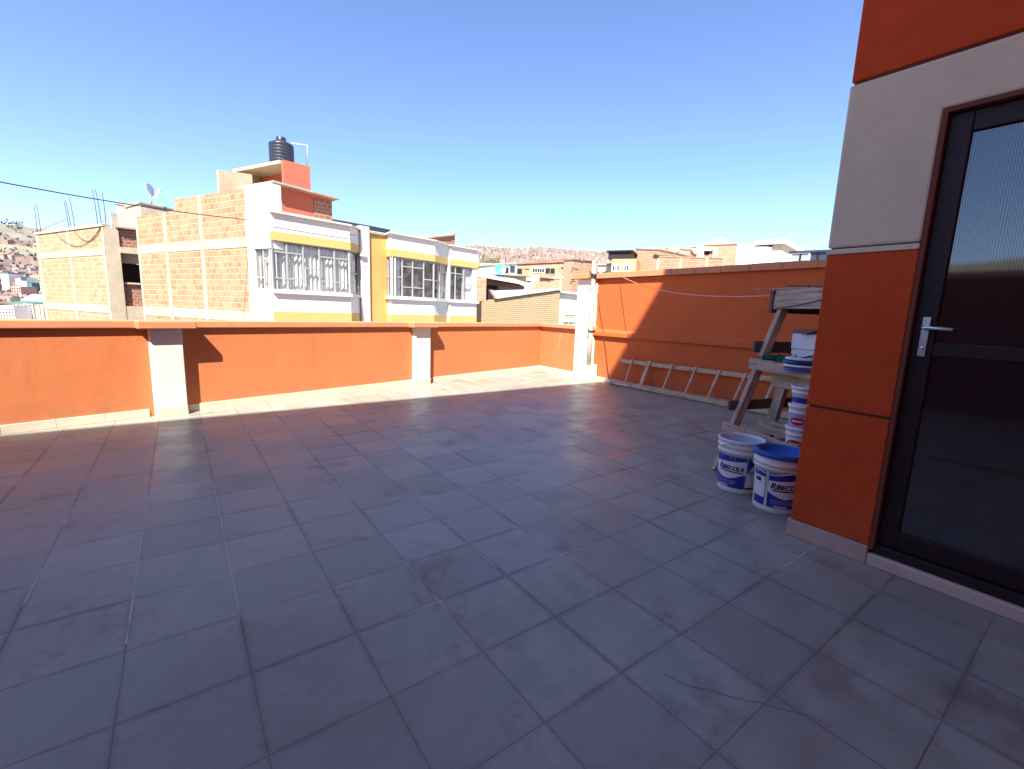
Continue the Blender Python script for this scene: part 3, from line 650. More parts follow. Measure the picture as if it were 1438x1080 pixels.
# three small tubs stacked
tb = onq(1107.5, 614, -.25); base = F0 + Vector((tb.x, tb.y, .382)) + e*.09; fr3 = math.atan2(CAM.y-base.y, CAM.x-base.x)
zz = 0
for i, (h3, r3, lab_, band_) in enumerate(((.19,.092,'lowest white tub of the stack with a red oval label','label_red'), (.185,.09,'middle white tub of the stack with red and blue label','label_red'), (.15,.092,'topmost white tub of the stack with a plain blue band','label_blue'))):
    t_ = empty('paint_tub', base+Vector((rnd.uniform(-.006,.006), rnd.uniform(-.006,.006), zz)), 0, lab_, 'tub', 'small tubs stacked inside the trestle')
    rd = lambda z, r3=r3, h3=h3: r3*(.86+.14*z/h3)
    q = MB(); q.lathe([(0,0),(r3*.85,0),(r3*.86,.004),(rd(h3*.6),h3*.6),(rd(h3*.6)+.005,h3*.61),(rd(h3*.66)+.005,h3*.67),(rd(h3*.7)+.001,h3*.68),(rd(h3*.85)+.001,h3*.84),(r3+.008,h3*.86),(r3+.008,h3*.98),(r3*.9,h3),(r3*.88,h3*.93),(0,h3*.93)], 36); q.build('tub_body', MT['bucket'], t_)
    A3 = lambda d: fr3 + R(d)
    q = MB()
    if i == 2:
        wrap(q, rd, A3(-80), A3(80), h3*.12, h3*.42, .001); lb = q.build('label', MT['label_blue'], t_)
    else:
        wrap(q, rd, A3(-80), A3(80), h3*.04, h3*.56, .001); lb = q.build('label', MT['label_white' if i == 0 else 'label_pale'], t_)
        q = MB(); wrap(q, rd, A3(-55), A3(25), lambda t,h3=h3: h3*(.28-.17*math.sqrt(max(0,1-(2*t-1)**2))), lambda t,h3=h3: h3*(.28+.17*math.sqrt(max(0,1-(2*t-1)**2))), .002); q.build('label_oval', MT['label_red'], lb)
        q = MB(); wrap(q, rd, A3(-42), A3(12), h3*.25, h3*.31, .003); q.build('small_print', MT['label_white'], lb)
        if i == 1:
            q = MB(); wrap(q, rd, A3(-80), A3(80), h3*-.02, h3*.05, .003); q.build('label_band', MT['label_tan'], lb)
    if i == 1:
        q = MB(); q.tube([(.092*math.cos(fr3+R(75)+.0), .092*math.sin(fr3+R(75)), h3*.78), (.105*math.cos(fr3+R(70)), .105*math.sin(fr3+R(70)), h3*.5), (.10*math.cos(fr3+R(50)), .10*math.sin(fr3+R(50)), h3*.15), (.098*math.cos(fr3+R(20)), .098*math.sin(fr3+R(20)), h3*.0)], .003, 6); q.build('bail_handle', MT['pvc'], t_)
    zz += h3*.985

exec_background = True
# ================================================================== THE HOUSE OPPOSITE
fm = Fr((2.42, 14.68), 77, ZB)
hs = empty('row_house', fm.o, fm.rz, 'white and yellow house with bay windows and a bare brick party wall', 'house')
zc = lambda y: fm.z(385, y)
Z = dict(cor_t=zc(296.4), cor_b=zc(299), fas=zc(324.5), yel=zc(337.2), sill_t=zc(407), sill_b=zc(411.5), low=zc(437.5))
dm = .5
X1 = fm.x(493); X2 = fm.x(505.5, dm); X3 = fm.x(510.5, dm-.1); X4 = fm.x(520, dm-.1); X5 = fm.x(543.5, dm); X6 = fm.x(550); X7 = fm.x(609.6); X8 = fm.x(627.5, dm); X9 = fm.x(632, dm-.06); X10 = fm.x(663, dm-.06); X11 = fm.x(669, dm-.06)
pw = Vector((-math.sin(R(12)), math.cos(R(12))))               # party wall direction in local plan
PL = lambda d: (pw.x*d, pw.y*d)
bay1 = [(0,0),(X1,0),(X2,dm),(X2,1.3),PL(1.3)]
bay2 = [(X5+.02,dm),(X6,0),(X7,0),(X8,dm),(X8,1.3),(X5+.02,1.3)]
bay3 = [(X9,dm-.06),(X11,dm-.06),(X11,1.3),(X9,1.3)]
def off(pts, d):                              # push an outline's front outwards
    c = Vector((sum(p[0] for p in pts)/len(pts), 1.3)); r = []
    for i, p in enumerate(pts):
        n = len(pts); a, b2_ = Vector(pts[i-1]), Vector(pts[(i+1) % n]); p = Vector(p); e1 = (p-a).normalized(); e2 = (b2_-p).normalized()
        n1 = Vector((e1.y,-e1.x)); n2 = Vector((e2.y,-e2.x)); v = (n1+n2); v = v/max(.4, v.dot(n1)) ; r.append((p.x+v.x*d, p.y+v.y*d))
    return r
def pr(name, mat, outs, z0, z1, d=0, bev=0):
    mb = MB()
    for o_ in outs:
        if d:
            w_ = off(o_, d)
            if o_ is bay1: w_[0] = (-pw.x*d/pw.y, -d); w_[-1] = o_[-1]
            o_ = w_
        mb.prism(o_, z0, z1)
    return mb.build(name, mat, hs, bev)
bays = (bay1, bay2, bay3)
pr('cornice', MT['house_white'], bays, Z['cor_b'], Z['cor_t'], .10)
pr('upper_wall', MT['house_white'], bays, Z['fas'], Z['cor_b']-.002, .01)
pr('yellow_band', MT['house_yellow'], bays, Z['yel'], Z['fas']-.002, .03)
pr('sill', MT['house_white'], bays, Z['sill_b'], Z['sill_t'], .09)
pr('lower_wall', MT['house_white'], bays, Z['low'], Z['sill_b']-.002, 0)
pr('yellow_band', MT['house_yellow'], bays, Z['low']-1.1, Z['low']-.002, .012)
pr('lower_storey', MT['house_white'], bays, .0, Z['low']-1.102, 0)
mb = MB(); mb.box(X2+.02, X4, dm-.1, 1.0, 0, Z['cor_t']+.12); mb.box(X8+.005, X9, dm-.02, 1.0, 0, Z['cor_b']); mb.box(X10, X11, dm-.05, 1.0, 0, Z['cor_b']-.05); mb.build('pilaster', MT['house_white'], hs)
mb = MB(); mb.box(X4, X5+.015, dm, 1.2, 0, Z['cor_b']+.02); mb.build('yellow_wall', MT['house_ochre'], hs)
mb = MB(); mb.box(X4, X5, dm-.06, 1.2, Z['cor_b']+.022, Z['cor_t']); mb.build('cornice', MT['house_white'], hs)
# left face of the bay: white corner fin above, glazed part, white below; it continues the party wall
zt = fm.z(357, 258); 
fo = Fr(fm.o, math.degrees(math.atan2(*(fm.t*pw.x + fm.n*pw.y).xy)), ZB)   # along the party wall, away from us
def pwx(px): return fo.uv(px, horizon(px))[0]
Dk = pwx(353); Dm = pwx(362)
mb = MB(); th = .05
def pbox(mb, d0, d1, z0, z1, a=0, b=.25):                      # slab on the party wall between distances d0..d1, from a outside to b inside
    n = Vector((pw.y, -pw.x)); p0 = Vector(PL(d0)); p1 = Vector(PL(d1)); zz0 = z0 if isinstance(z0,(tuple,list)) else (z0,z0); zz1 = z1 if isinstance(z1,(tuple,list)) else (z1,z1)
    pts = [p0-n*a, p0+n*b, p1+n*b, p1-n*a]
    mb.prism([tuple(p) for p in pts], [zz0[0],zz0[0],zz0[1],zz0[1]], [zz1[0],zz1[0],zz1[1],zz1[1]])
pz = lambda px, py: fo.uv(px, py)[1]
mb = MB(); pbox(mb, -.01, Dk, pz(370,349), pz(362,258), .03, .45); pbox(mb, Dm, Dk, 0, pz(370,349)-.002, .03, .3); pbox(mb, .0, Dm, 0, Z['sill_b']-.004, .031, .3); mb.build('corner_fin', MT['house_white'], hs)
# party wall: brick panels, concrete columns and beams
D0 = Dk; D1 = pwx(256); D2 = pwx(200.5)
mb = MB(); pbox(mb, D0+.002, D2, 0, (pz(353,262)-.0, pz(200.5,298)*0+pz(256,279)), .0, .2)
mb = MB(); pbox(mb, D0+.002, D1, 0, (pz(353,263), pz(256,277.5)), 0, .2); pbox(mb, D1+.002, D2, 0, (pz(256,294), pz(201,303)), 0, .2); mb.build('brick_wall', MT['brick'], hs)
mb = MB()
for (ya, yb) in ((333.5,346.5),(438,452)): pbox(mb, D0+.004, D2+.02, (pz(353,yb), pz(353,yb)-.02), (pz(353,ya), pz(353,ya)+.02), .014, .19)
for (px_, yt) in ((242,297),(292,272)):
    d = pwx(px_); pbox(mb, d, d+.22, 0, pz(px_, yt), .009, .18)
pbox(mb, D2-.14, D2+.01, 0, pz(201,304), .011, .18); mb.build('concrete_frame', MT['concrete'], hs)
# roofs
mb = MB(); mb.prism([(.05,.3),(X11-.1,.6),(X11-.1,7.5),(-1.2,7.5)], Z['cor_t']-.1, Z['cor_t']-.02); mb.build('roof', MT['concrete_grey'], hs)
# windows: a dark room behind, curtains, steel frames and glass
room = MB(); room.prism([(-.05,.62),(X2-.05,.66),(X2-.05,.7),(-.05,.7)], Z['sill_t'], Z['yel']); room.prism([(X5+.05,.9),(X11-.2,.9),(X11-.2,1.0),(X5+.05,1.0)], Z['sill_t'], Z['yel'])
room.build('room_back', MT['dim'], hs)
zs, zh = Z['sill_t'], Z['yel']; ZW = zh-zs
def window(pa, pb, cols, rows, curtain=None, inset=.04):
    """window on plan segment pa-pb; cols = fractions of mullions, rows = per column list of transom fractions; curtain = per column bool"""
    pa, pb = Vector(pa), Vector(pb); t = (pb-pa).normalized(); n = Vector((-t.y, t.x)); L = (pb-pa).length
    w3 = lambda s, d, z: Vector((pa.x+t.x*s+n.x*d, pa.y+t.y*s+n.y*d, z))
    fr_ = MB(); cs = [0]+cols+[1]
    up = Vector((n.x,n.y,0))
    for c in cs: fr_.beam(w3(c*L,inset,zs), w3(c*L,inset,zh), up, .05, .045)
    for zf in (.012,.99): fr_.beam(w3(.0,inset,zs+zf*ZW), w3(L,inset,zs+zf*ZW), up, .045, .045)
    for i in range(len(cs)-1):
        for zf in rows[i]: fr_.beam(w3(cs[i]*L,inset,zs+zf*ZW), w3(cs[i+1]*L,inset,zs+zf*ZW), up, .04, .045)
    fr_ = fr_.build('window', MT['win_metal'], hs)
    g = MB(); g.add([w3(0,inset,zs), w3(L,inset,zs), w3(L,inset,zh), w3(0,inset,zh)], [(0,1,2,3)]); g.build('pane', MT['win_glass'], fr_)
    for i in range(len(cs)-1):
        if curtain and curtain[i]:
            mb = MB(); n_ = max(8, int((cs[i+1]-cs[i])*L/.02)); vs = []; ph = rnd.uniform(0,6)
            for j in range(n_+1):
                s = (cs[i]+(cs[i+1]-cs[i])*j/n_)*L; d = inset+.13+.024*math.sin(s*42+ph)+.012*math.sin(s*97+ph)
                vs += [w3(s,d,zs+.02), w3(s,d+rnd.uniform(-.004,.004),zh-.06)]
            mb.add(vs, [(2*j,2*j+2,2*j+3,2*j+1) for j in range(n_)], None, True); mb.build('curtain', MT['curtain'], fr_)
fr1 = lambda px: fm.x(px)/X1
window((0,0), (X1,0), [fr1(406),fr1(428.6),fr1(451),fr1(471.7)], [[.78,.25],[.78,.25],[.5],[.78,.25],[.78,.25]], [1,1,1,1,1])
window((X1,0), (X2,dm), [], [[.5]], [1])
window(PL(Dm), PL(.0), [.48], [[.25],[.63]], [1,1])
wx = lambda px: (fm.x(px)-X6)/(X7-X6)
window((X6,0), (X7,0), [wx(565.6),wx(580),wx(595.4)], [[.5],[.78,.26],[.78,.26],[.5]], [1,0,0,0])
window((X5+.02,dm), (X6,0), [], [[.5]], [1]); window((X7,0), (X8,dm), [.45], [[.5],[.78,.26]], [0,1])
wx = lambda px: (fm.x(px,dm-.06)-X9)/(X10-X9)
window((X9,dm-.06), (X10,dm-.06), [wx(639.4),wx(651)], [[.78],[.78],[.5]], [0,0,1])
# roof-top rooms, tank tower
ft = Fr(fm.o + fm.n*2.2, 77, ZB); d_ = 2.2
U = lambda px, py, d=2.2: fm.uv(px, py, d)
xa, za = U(383,258); xb, zb_ = U(466,280)
zr0 = Z['cor_t']-.1
mb = MB(); mb.prism([(xa,d_),(xb,d_),(xb,d_+2.6),(xa-.5,d_+2.6)], zr0, [za,zb_,zb_-.1,za-.1]); mb.build('roof_room', MT['brickpaint'], hs)
mb = MB(); mb.box(xa-.01, xb+.0, d_-.015, d_, zr0, U(383,280)[1]-.35); mb.build('plinth', MT['concrete_grey'], hs)
x6 = U(440,270)[0]; mb = MB(); mb.box(x6, xb-.02, d_-.02, d_, zr0, zb_-.12); mb.build('brick_wall', MT['brick_red'], hs)
mb = MB(); mb.prism([(xa-.1,d_-.32),(xb+.15,d_-.32),(xb+.15,d_+2.7),(xa-.5,d_+2.7)], [za-.02,zb_-.02,zb_-.02,za-.02], [za+.05,zb_+.05,zb_+.1,za+.12]); mb.build('tin_roof', MT['concrete_grey'], hs)
mb = MB(); a = U(383,296,.6); b_ = U(490,303,1.0); mb.add([(xa-.05,.45,Z['cor_t']+.02),(b_[0],.45,Z['cor_t']+.0),(b_[0],d_-.05,Z['cor_t']+.12),(xa-.05,d_-.05,Z['cor_t']+.5)], [(0,1,2,3)]); mb.build('pink_roof', MT['rust_tin'], hs)
dt = 2.6; UT = lambda px, py: fm.uv(px, py, dt)
xl, zl = UT(397.3,224); xr, zr = UT(435.5,236.3); zbm = min(za, zb_)-.1
Dp = 3.1; lt = lambda x, y: (x + pw.x*(y-dt), y)
mb = MB(); mb.prism([(xl,dt),(xr,dt),(xr,dt+.15),(xl,dt+.15)], zbm, [zl,zl,zl,zl]); mb.prism([(xr-.15,dt+.151),(xr,dt+.151),(xr+pw.x*Dp,dt+Dp),(xr-.15+pw.x*Dp,dt+Dp)], zbm, zl); mb.build('tower_wall', MT['brickpaint'], hs)
mb = MB(); mb.prism([(xl-.06,dt+.152),(xr-.152,dt+.152),(xr-.152+pw.x*Dp,dt+Dp),(xl-.06+pw.x*Dp,dt+Dp)], zl-.12, zl-.001); mb.prism([lt(xl,dt+Dp-.2), lt(xr-.16,dt+Dp-.2), lt(xr-.16,dt+Dp-.001), lt(xl,dt+Dp-.001)], zbm-.4, zl-.122); mb.build('tower_slab', MT['concrete'], hs)
mb = MB(); mb.prism([lt(xl+.01,dt+1.2), lt(xl+.12,dt+1.2), lt(xl+.12,dt+Dp-.2), lt(xl+.01,dt+Dp-.2)], zbm-.2, [zl-1.0]*2+[zl-.7]*2); mb.build('low_wall', MT['concrete_grey'], hs)
# tall pale concrete wall beside the tower
xa2, za2 = fm.uv(306.5, 238, 4.5); xb2, zb2 = fm.uv(354, 245, 4.5)
mb = MB(); mb.prism([(xa2,4.5),(xb2,4.5),(xb2,4.7),(xa2,4.7)], zr0-.5, [za2,zb2,zb2,za2]); mb.build('concrete_wall', MT['concrete'], hs)
# water tank and overflow pipe
tkx = (fm.uv(378,212,dt+1.0)[0]+fm.uv(412,212,dt+1.0)[0])/2; tkr = (fm.uv(412,212,dt+1.0)[0]-fm.uv(378,212,dt+1.0)[0])/2*.97
tp = fm.o + fm.t*tkx + fm.n*(dt+1.0) + Vector((0,0,zl)); hT = fm.uv(395,199,dt+1.0)[1]-fm.uv(395,226,dt+1.0)[1]+.1
tk = empty('water_tank', tp, fm.rz, 'black plastic water tank standing on the red rooftop tower', 'tank')
mb = MB(); pr_ = [(0,0),(tkr*.97,0)]
for i in range(7): z = hT*(i/7); pr_ += [(tkr*.985,z+.02),(tkr,z+hT/28),(tkr,z+hT/7-.03),(tkr*.985,z+hT/7-.01)]
pr_ += [(tkr*.97,hT),(tkr*.5,hT+.12),(tkr*.42,hT+.13)]; mb.lathe(pr_, 40); mb.build('tank_body', MT['tank'], tk)
mb = MB(); mb.lathe([(tkr*.4,hT+.12),(tkr*.4,hT+.24),(tkr*.34,hT+.27),(0,hT+.27)], 28); mb.build('lid', MT['tank'], tk)
mb = MB(); W = lambda px, py: onplane(px, py, fm.o+fm.n*(dt+.9), fm.n)
mb.tube([W(410,201.5), W(431,204), W(431.2,236)], .03, 8)
tag(mb.build('overflow_pipe', MT['pvc']), 'white pipe elbow running from the water tank down to the red tower', 'pipe')
# roof-top bits further right on the same house
mb = MB(); a = fm.uv(486,311.5,2.5); b_ = fm.uv(548,322.5,2.5); mb.prism([(a[0],2.5),(b_[0],2.5),(b_[0],4),(a[0],4)], zr0, [a[1],b_[1],b_[1]+.3,a[1]+.3]); mb.build('tin_roof', MT['tank'], hs)
a = fm.uv(608,332,3.2); b_ = fm.uv(639,329,3.2); mb = MB(); mb.prism([(a[0],3.2),(b_[0],3.2),(b_[0],5),(a[0],5)], zr0, [a[1]-.1,b_[1]-.05,b_[1],a[1]]); mb.build('roof_room', MT['brick_red'], hs)
mb = MB(); mb.prism([(a[0]-.1,3.1),(b_[0]+.05,3.1),(b_[0]+.05,5.1),(a[0]-.1,5.1)], [a[1]-.1,b_[1]-.05,b_[1],a[1]], [a[1]-.03,b_[1]+.02,b_[1]+.07,a[1]+.07]); mb.build('tin_roof', MT['rust_tin'], hs)
mb = MB(); L_ = fm.uv(509,322,.3); mb.box(L_[0]-.1, L_[0]+.12, dm-.2, dm-.1, Z['yel']-.12, Z['yel']+.05); mb.build('wall_lamp', MT['house_white'], hs)
# body of the house behind everything
mb = MB(); mb.prism([(PL(1.31)[0]+.12,1.31),(X11-.02,1.31),(X11-.02,7.4),(PL(7.2)[0]+.12,7.2)], 0, Z['cor_t']-.12); mb.build('house_body', MT['concrete_grey'], hs)

# ================================================================== UNFINISHED BRICK HOUSE (far left)
cr = atd(155, 20.3); f2 = Fr(cr, 77, ZB); fo2 = Fr(cr, -25, ZB)
bh = empty('brick_house', f2.o, f2.rz, 'unfinished bare brick house with concrete frame and steel bars on its roof', 'house')
n2 = f2.loc(f2.o + fo2.t); pw2 = Vector((n2.x, n2.y))
def pb2(mb, d0, d1, z0, z1, a=0, b=.2):
    n = Vector((pw2.y, -pw2.x)); p0 = pw2*d0; p1 = pw2*d1; zz0 = z0 if isinstance(z0,(tuple,list)) else (z0,z0); zz1 = z1 if isinstance(z1,(tuple,list)) else (z1,z1)
    mb.prism([tuple(p0-n*a), tuple(p0+n*b), tuple(p1+n*b), tuple(p1-n*a)], [zz0[0],zz0[0],zz0[1],zz0[1]], [zz1[0],zz1[0],zz1[1],zz1[1]])
E1 = fo2.x(60); pz2 = lambda px, py: fo2.uv(px, py)[1]
Zt = pz2(153,313)
mb = MB(); pb2(mb, 0.02, E1, 0, (Zt-.1, Zt-.12)); mb.build('brick_wall', MT['brick_pale'], bh)
mb = MB(); pb2(mb, -.02, E1+.02, Zt-.1, Zt, .05, .25)
pb2(mb, .0, E1+.01, pz2(153,357.5), pz2(153,348.5), .02, .18); pb2(mb, .0, E1+.01, pz2(155,440), pz2(155,429), .02, .18)
for px_ in (107, 64):
    d = fo2.x(px_); pb2(mb, d, d+.25, 0, Zt-.102, .012, .18)
pb2(mb, -.0, .22, 0, Zt-.104, .016, .18); mb.build('concrete_frame', MT['concrete'], bh)
z2 = lambda px, py, d=0: f2.uv(px, py, d)[1]; x2 = lambda px, d=0: f2.x(px, d)
xe = x2(212, .3)
mb = MB(); mb.box(.0, .5, -.0, .35, 0, Zt-.103); mb.box(.501, xe, -.05, .3, z2(180,356), z2(180,348)); mb.box(.501, xe, .02, .3, 0, z2(180,430)); mb.build('concrete_frame', MT['concrete'], bh)
mb = MB(); mb.box(.501, xe, .08, .3, z2(180,348)+.002, Zt-.11); mb.build('brick_wall', MT['brick_red'], bh); mb = MB(); mb.box(.501, xe, .2, .4, z2(180,430)+.002, z2(180,398.5)); mb.build('brick_wall', MT['brick_red'], bh)
mb = MB(); mb.box(.4, xe+.1, -.12, .5, Zt-.1, Zt-.02); mb.build('roof_edge', MT['concrete_grey'], bh)
mb = MB(); mb.box(.501, xe, .3, .4, z2(180,369), z2(180,356)); mb.build('lintel', MT['concrete_grey'], bh)
mb = MB(); mb.box(.45, xe, .1, .45, z2(180,399), z2(180,396.5)); wf = mb.build('window_ledge', MT['concrete'], bh)
mb = MB(); mb.box(.501, xe, .9, 1.0, z2(180,396), z2(180,369)); wf = mb.build('window', MT['dark'], bh)
mb = MB(); mb.prism([tuple(pw2*.25+Vector((.25,0))),(xe,.45),(xe,6),tuple(pw2*E1+Vector((.22,0)))], 0, z2(180,430)-.01); mb.prism([tuple(pw2*1.6+Vector((.3,.0))),(xe,1.2),(xe,6),tuple(pw2*E1+Vector((.22,0)))], z2(180,430), Zt-.13); mb.build('house_body', MT['concrete_grey'], bh)
for (px_, yt, dx) in ((58.5,284,0),(63.5,281,1),(103,278,2),(106,277,2.5),(111,273,2),(143,262,1.5),(148,261,2),(158,266,.5)):
    d = max(.1, fo2.x(px_)) if px_ < 155 else .05; b0 = fo2.o + fo2.t*d; bz = Zt+ZB-.0
    tz = ZB+pz2(px_, yt)
    mb = MB(); p = f2.loc((b0.x+.12, b0.y+.1, bz)); p2 = f2.loc((b0.x+.12-dx*.04, b0.y+.1, tz)); mb.tube([p, (p+p2)/2+Vector((.01,0,0)), p2], .016, 5); mb.build('rebar', MT['rebar'], bh)
mb = MB(); p = f2.loc(fo2.o+fo2.t*(E1-.1)); mb.tube([(p.x,p.y+.1,Zt+.05),(p.x+1.1,p.y-1.6,Zt+.72)], .014, 5); mb.build('rebar', MT['rebar'], bh)
mb = MB(); p = f2.loc(fo2.o+fo2.t*.1); mb.box(.35,.55,.2,.4,Zt,Zt+.55); mb.build('column_stub', MT['concrete_grey'], bh)
mb = MB(); q0 = [pw2*d for d in (.1, 1.2, 2.6, 4.0, E1-.3)]
for (da, db, sag, z0_) in ((.1, 3.0, .55, Zt-.12), (.1, 5.2, .75, Zt-.1)):
    pts = []
    for i in range(13):
        t = i/12; d = da+(db-da)*t; p = pw2*d - Vector((pw2.y,-pw2.x))*.03; pts.append((p.x,p.y,z0_-sag*4*t*(1-t)))
    mb.tube(pts, .012, 5)
mb.build('loose_cable', MT['cable'], bh)

# parapet room and dish behind the party wall
def depth_block(name, label, cat, px0, px1, y0, y1, D0_, D1_, mat, back=4, group=None, zb=ZB, roof=None, overhang=.15, slope_back=0, roof_th=.14):
    a = atd(px0, D0_); b = atd(px1, D1_); dv = b-a; yaw = math.degrees(math.atan2(dv.x, dv.y)); f_ = Fr(a, yaw, zb)
    root = empty(name, f_.o, f_.rz, label, cat, group)
    L = (Vector((b.x,b.y,0))-Vector((a.x,a.y,0))).length; za_ = f_.z(px0, y0); zb_ = f_.z(px1, y1)
    mb = MB(); mb.prism([(0,0),(L,0),(L,back),(0,back)], 0, [za_,zb_,zb_+slope_back,za_+slope_back]); mb.build('wall', mat, root)
    if roof:
        o_ = overhang; mb = MB(); mb.prism([(-o_,-o_),(L+o_,-o_),(L+o_,back+o_),(-o_,back+o_)], [za_+.003,zb_+.003,zb_+slope_back+.003,za_+slope_back+.003], [za_+roof_th,zb_+roof_th,zb_+roof_th+slope_back,za_+roof_th+slope_back]); mb.build('roof', MT[roof], root)
    return root, f_
def win(root, f_, x0, y0, x1, y1, mat='far_glass', frame='win_metal', bars=1, fw_=.06, name='window'):
    xm = (x0+x1)/2; ym = (y0+y1)/2; a, zt_ = f_.uv(x0, y0); b, zb_ = f_.uv(x1, y1)
    if frame:
        mb = MB(); w_ = fw_
        mb.box(a-w_, b+w_, -.05, .0, zb_-w_, zb_); mb.box(a-w_, b+w_, -.05, 0, zt_, zt_+w_); mb.box(a-w_, a, -.05, 0, zb_, zt_); mb.box(b, b+w_, -.05, 0, zb_, zt_)
        for i in range(bars): x = a+(b-a)*(i+1)/(bars+1); mb.box(x-w_/3, x+w_/3, -.04, 0, zb_, zt_)
        fo_ = mb.build(name, MT[frame], root)
        mb = MB(); mb.box(a, b, -.012, 0, zb_, zt_); mb.build('pane', MT[mat], fo_)
    else:
        mb = MB(); mb.box(a, b, -.012, 0, zb_, zt_); mb.build(name, MT[mat], root)
r_, f_ = depth_block('roof_parapet', 'pale slanted parapet of a rooftop room beside the white dish', 'parapet', 176, 208, 287.5, 295, 22.5, 22.8, MT['concrete'], 3, zb=-2, roof='concrete_grey', overhang=.05, roof_th=.08)
r_, f_ = depth_block('roof_parapet', 'long pale slanted parapet below the white dish on the brick house', 'parapet', 209, 252, 288, 297, 21.5, 22.5, MT['concrete'], 3, zb=-2, roof='concrete_grey', overhang=.05, roof_th=.08)
dp = atd(213, 21.3); dz = onplane(213, 287, dp, Vector((dp.x-CAM.x, dp.y-CAM.y, 0)).normalized())
def dish(loc, rad_, aim, mat, label, mast):
    d = empty('satellite_dish', loc, 0, label, 'dish'); aim = Vector(aim).normalized(); qd = aim.to_track_quat('Z', 'Y').to_matrix()
    mb = MB(); mb.lathe([(0,0),(rad_*.4,rad_*.03),(rad_*.75,rad_*.11),(rad_,rad_*.2),(rad_*1.02,rad_*.2),(rad_,rad_*.17),(rad_*.4,-.02),(0,-.03)], 32)
    mb.v = [qd@v + Vector((0,0,mast+rad_*.8)) for v in mb.v]; mb.build('reflector', mat, d)
    mb = MB(); c = Vector((0,0,mast+rad_*.8)); mb.tube([(0,0,0),(0,0,mast*.6),c-aim*.05], .03, 8); mb.build('mast', MT['win_metal'], d)
    mb = MB(); tip = c+aim*rad_*1.2-Vector((0,0,rad_*.25)); mb.tube([c-Vector((0,0,rad_*.85))+aim*.1, tip], .018, 6); mb.tube([tip, tip+Vector((0,0,.12))-aim*.1], .035, 8); mb.build('feed_arm', mat, d)
dish(dz, .36, (.85,-.45,.35), MT['dish_white'], 'white satellite dish on the roof of the brick house', .25)

# overhead cable
pa = CAM + ray(-90, 238)*9; pb_ = onplane(352, 309, fo.o, fo.n); mb = MB()
mb.tube([pa.lerp(pb_, i/20)+Vector((0,0,-.25*4*(i/20)*(1-i/20)*.4)) for i in range(21)], .014, 6)
tag(mb.build('overhead_cable', MT['cable']), 'black overhead cable crossing the sky to the brick party wall', 'cable')
mb = MB(); pc = onplane(600, 341, fm.o, fm.n)
mb.tube([onplane(381, 313, fm.o-fm.n*.06, fm.n), onplane(440,321,fm.o-fm.n*.08,fm.n), onplane(500,331,fm.o-fm.n*.08,fm.n)], .008, 5)
tag(mb.build('facade_cable', MT['cable']), 'thin cable stretched along the white fascia above the large bay window', 'cable')

# ================================================================== HOUSES BEYOND, MIDDLE
G1 = 'houses beyond the corner of the terrace'
r_, f_ = depth_block('adobe_wall', 'long worn adobe gable wall beyond the terrace corner', 'wall', 662, 785, 425.5, 407.5, 23.5, 26, MT['adobe'], .45)
mb = MB(); a, z0_ = f_.uv(696,419.5); b, z1_ = f_.uv(786,407)
mb.prism([(a,-.12),(b,-.12),(b+.6,3.2),(a+1.3,3.2)], [z0_+.0,z1_+.0,z1_+.10,z0_+.50], [z0_+.06,z1_+.06,z1_+.16,z0_+.56]); mb.build('tin_roof', MT['tin'], r_)
mb = MB(); mb.prism([(a-.15,-.13),(a,-.13),(a+1.3,3.2),(a+1.1,3.2)], [z0_+.0,z0_+.0,z0_+.5,z0_+.5], [z0_+.1,z0_+.1,z0_+.6,z0_+.6]); mb.build('roof_edge', MT['rust_tin'], r_)
r_, f_ = depth_block('white_house', 'plain white house with a small grey window by the corner pillar', 'house', 784.5, 830, 411, 417, 26.3, 27, MT['house_white'], 5, roof='tin', overhang=.25, roof_th=.12)
win(r_, f_, 792, 442, 808, 449, 'concrete_grey', 'house_white', 0); 
mb = MB(); 
for px_ in (797, 805): a, z_ = f_.uv(px_, 457); mb.box(a-.02, a+.02, -.12, -.06, z_-.3, z_+.35)
a, z_ = f_.uv(790,451); b, _ = f_.uv(808,451); mb.box(a, b, -.12, -.06, z_-.02, z_+.04); mb.build('railing', MT['win_metal'], r_)
r_, f_ = depth_block('brick_house', 'low brick house under a rust and tin sheet roof', 'house', 664, 735, 387, 402.5, 30, 31, MT['brick_red'], 5, roof='tin', overhang=.5, roof_th=.1, slope_back=.9)
win(r_, f_, 681, 400, 698, 421, 'dark', None, name='doorway'); win(r_, f_, 705, 405, 716, 414, 'rust_tin', 'concrete_grey', 0)
mb = MB(); a, z_ = f_.uv(664, 420); b, _ = f_.uv(680, 400); mb.box(a, b, -.6, -.012, 0, f_.z(672,390)); mb.build('brick_pier', MT['brick_far'], r_)
r_, f_ = depth_block('brick_house', 'small brick house with scrub growing along its flat roof', 'house', 664, 700, 371.5, 373, 42, 42, MT['brick_far'], 5, roof='concrete_grey', overhang=.3)
mb = MB(); rr = random.Random(5)
for i in range(420):
    x = rr.uniform(.6,2.3); y = rr.uniform(-.1,2); z = f_.z(684,371)+.12+abs(rr.gauss(0,.32)); s_ = rr.uniform(.05,.12); u = Vector((rr.gauss(0,1),rr.gauss(0,1),rr.gauss(0,1))).normalized()*s_; v = Vector((rr.gauss(0,1),rr.gauss(0,1),rr.gauss(0,1))).normalized()*s_
    mb.add([Vector((x,y,z))-u, Vector((x,y,z))+v, Vector((x,y,z))+u], [(0,1,2)])
mb.v = [f_.o + f_.t*v.x + f_.n*v.y + Vector((0,0,v.z)) for v in mb.v]
tag(mb.build('roof_scrub', MT['leaf']), 'yellow green scrub growing on the flat roof of the small brick house', 'plant')
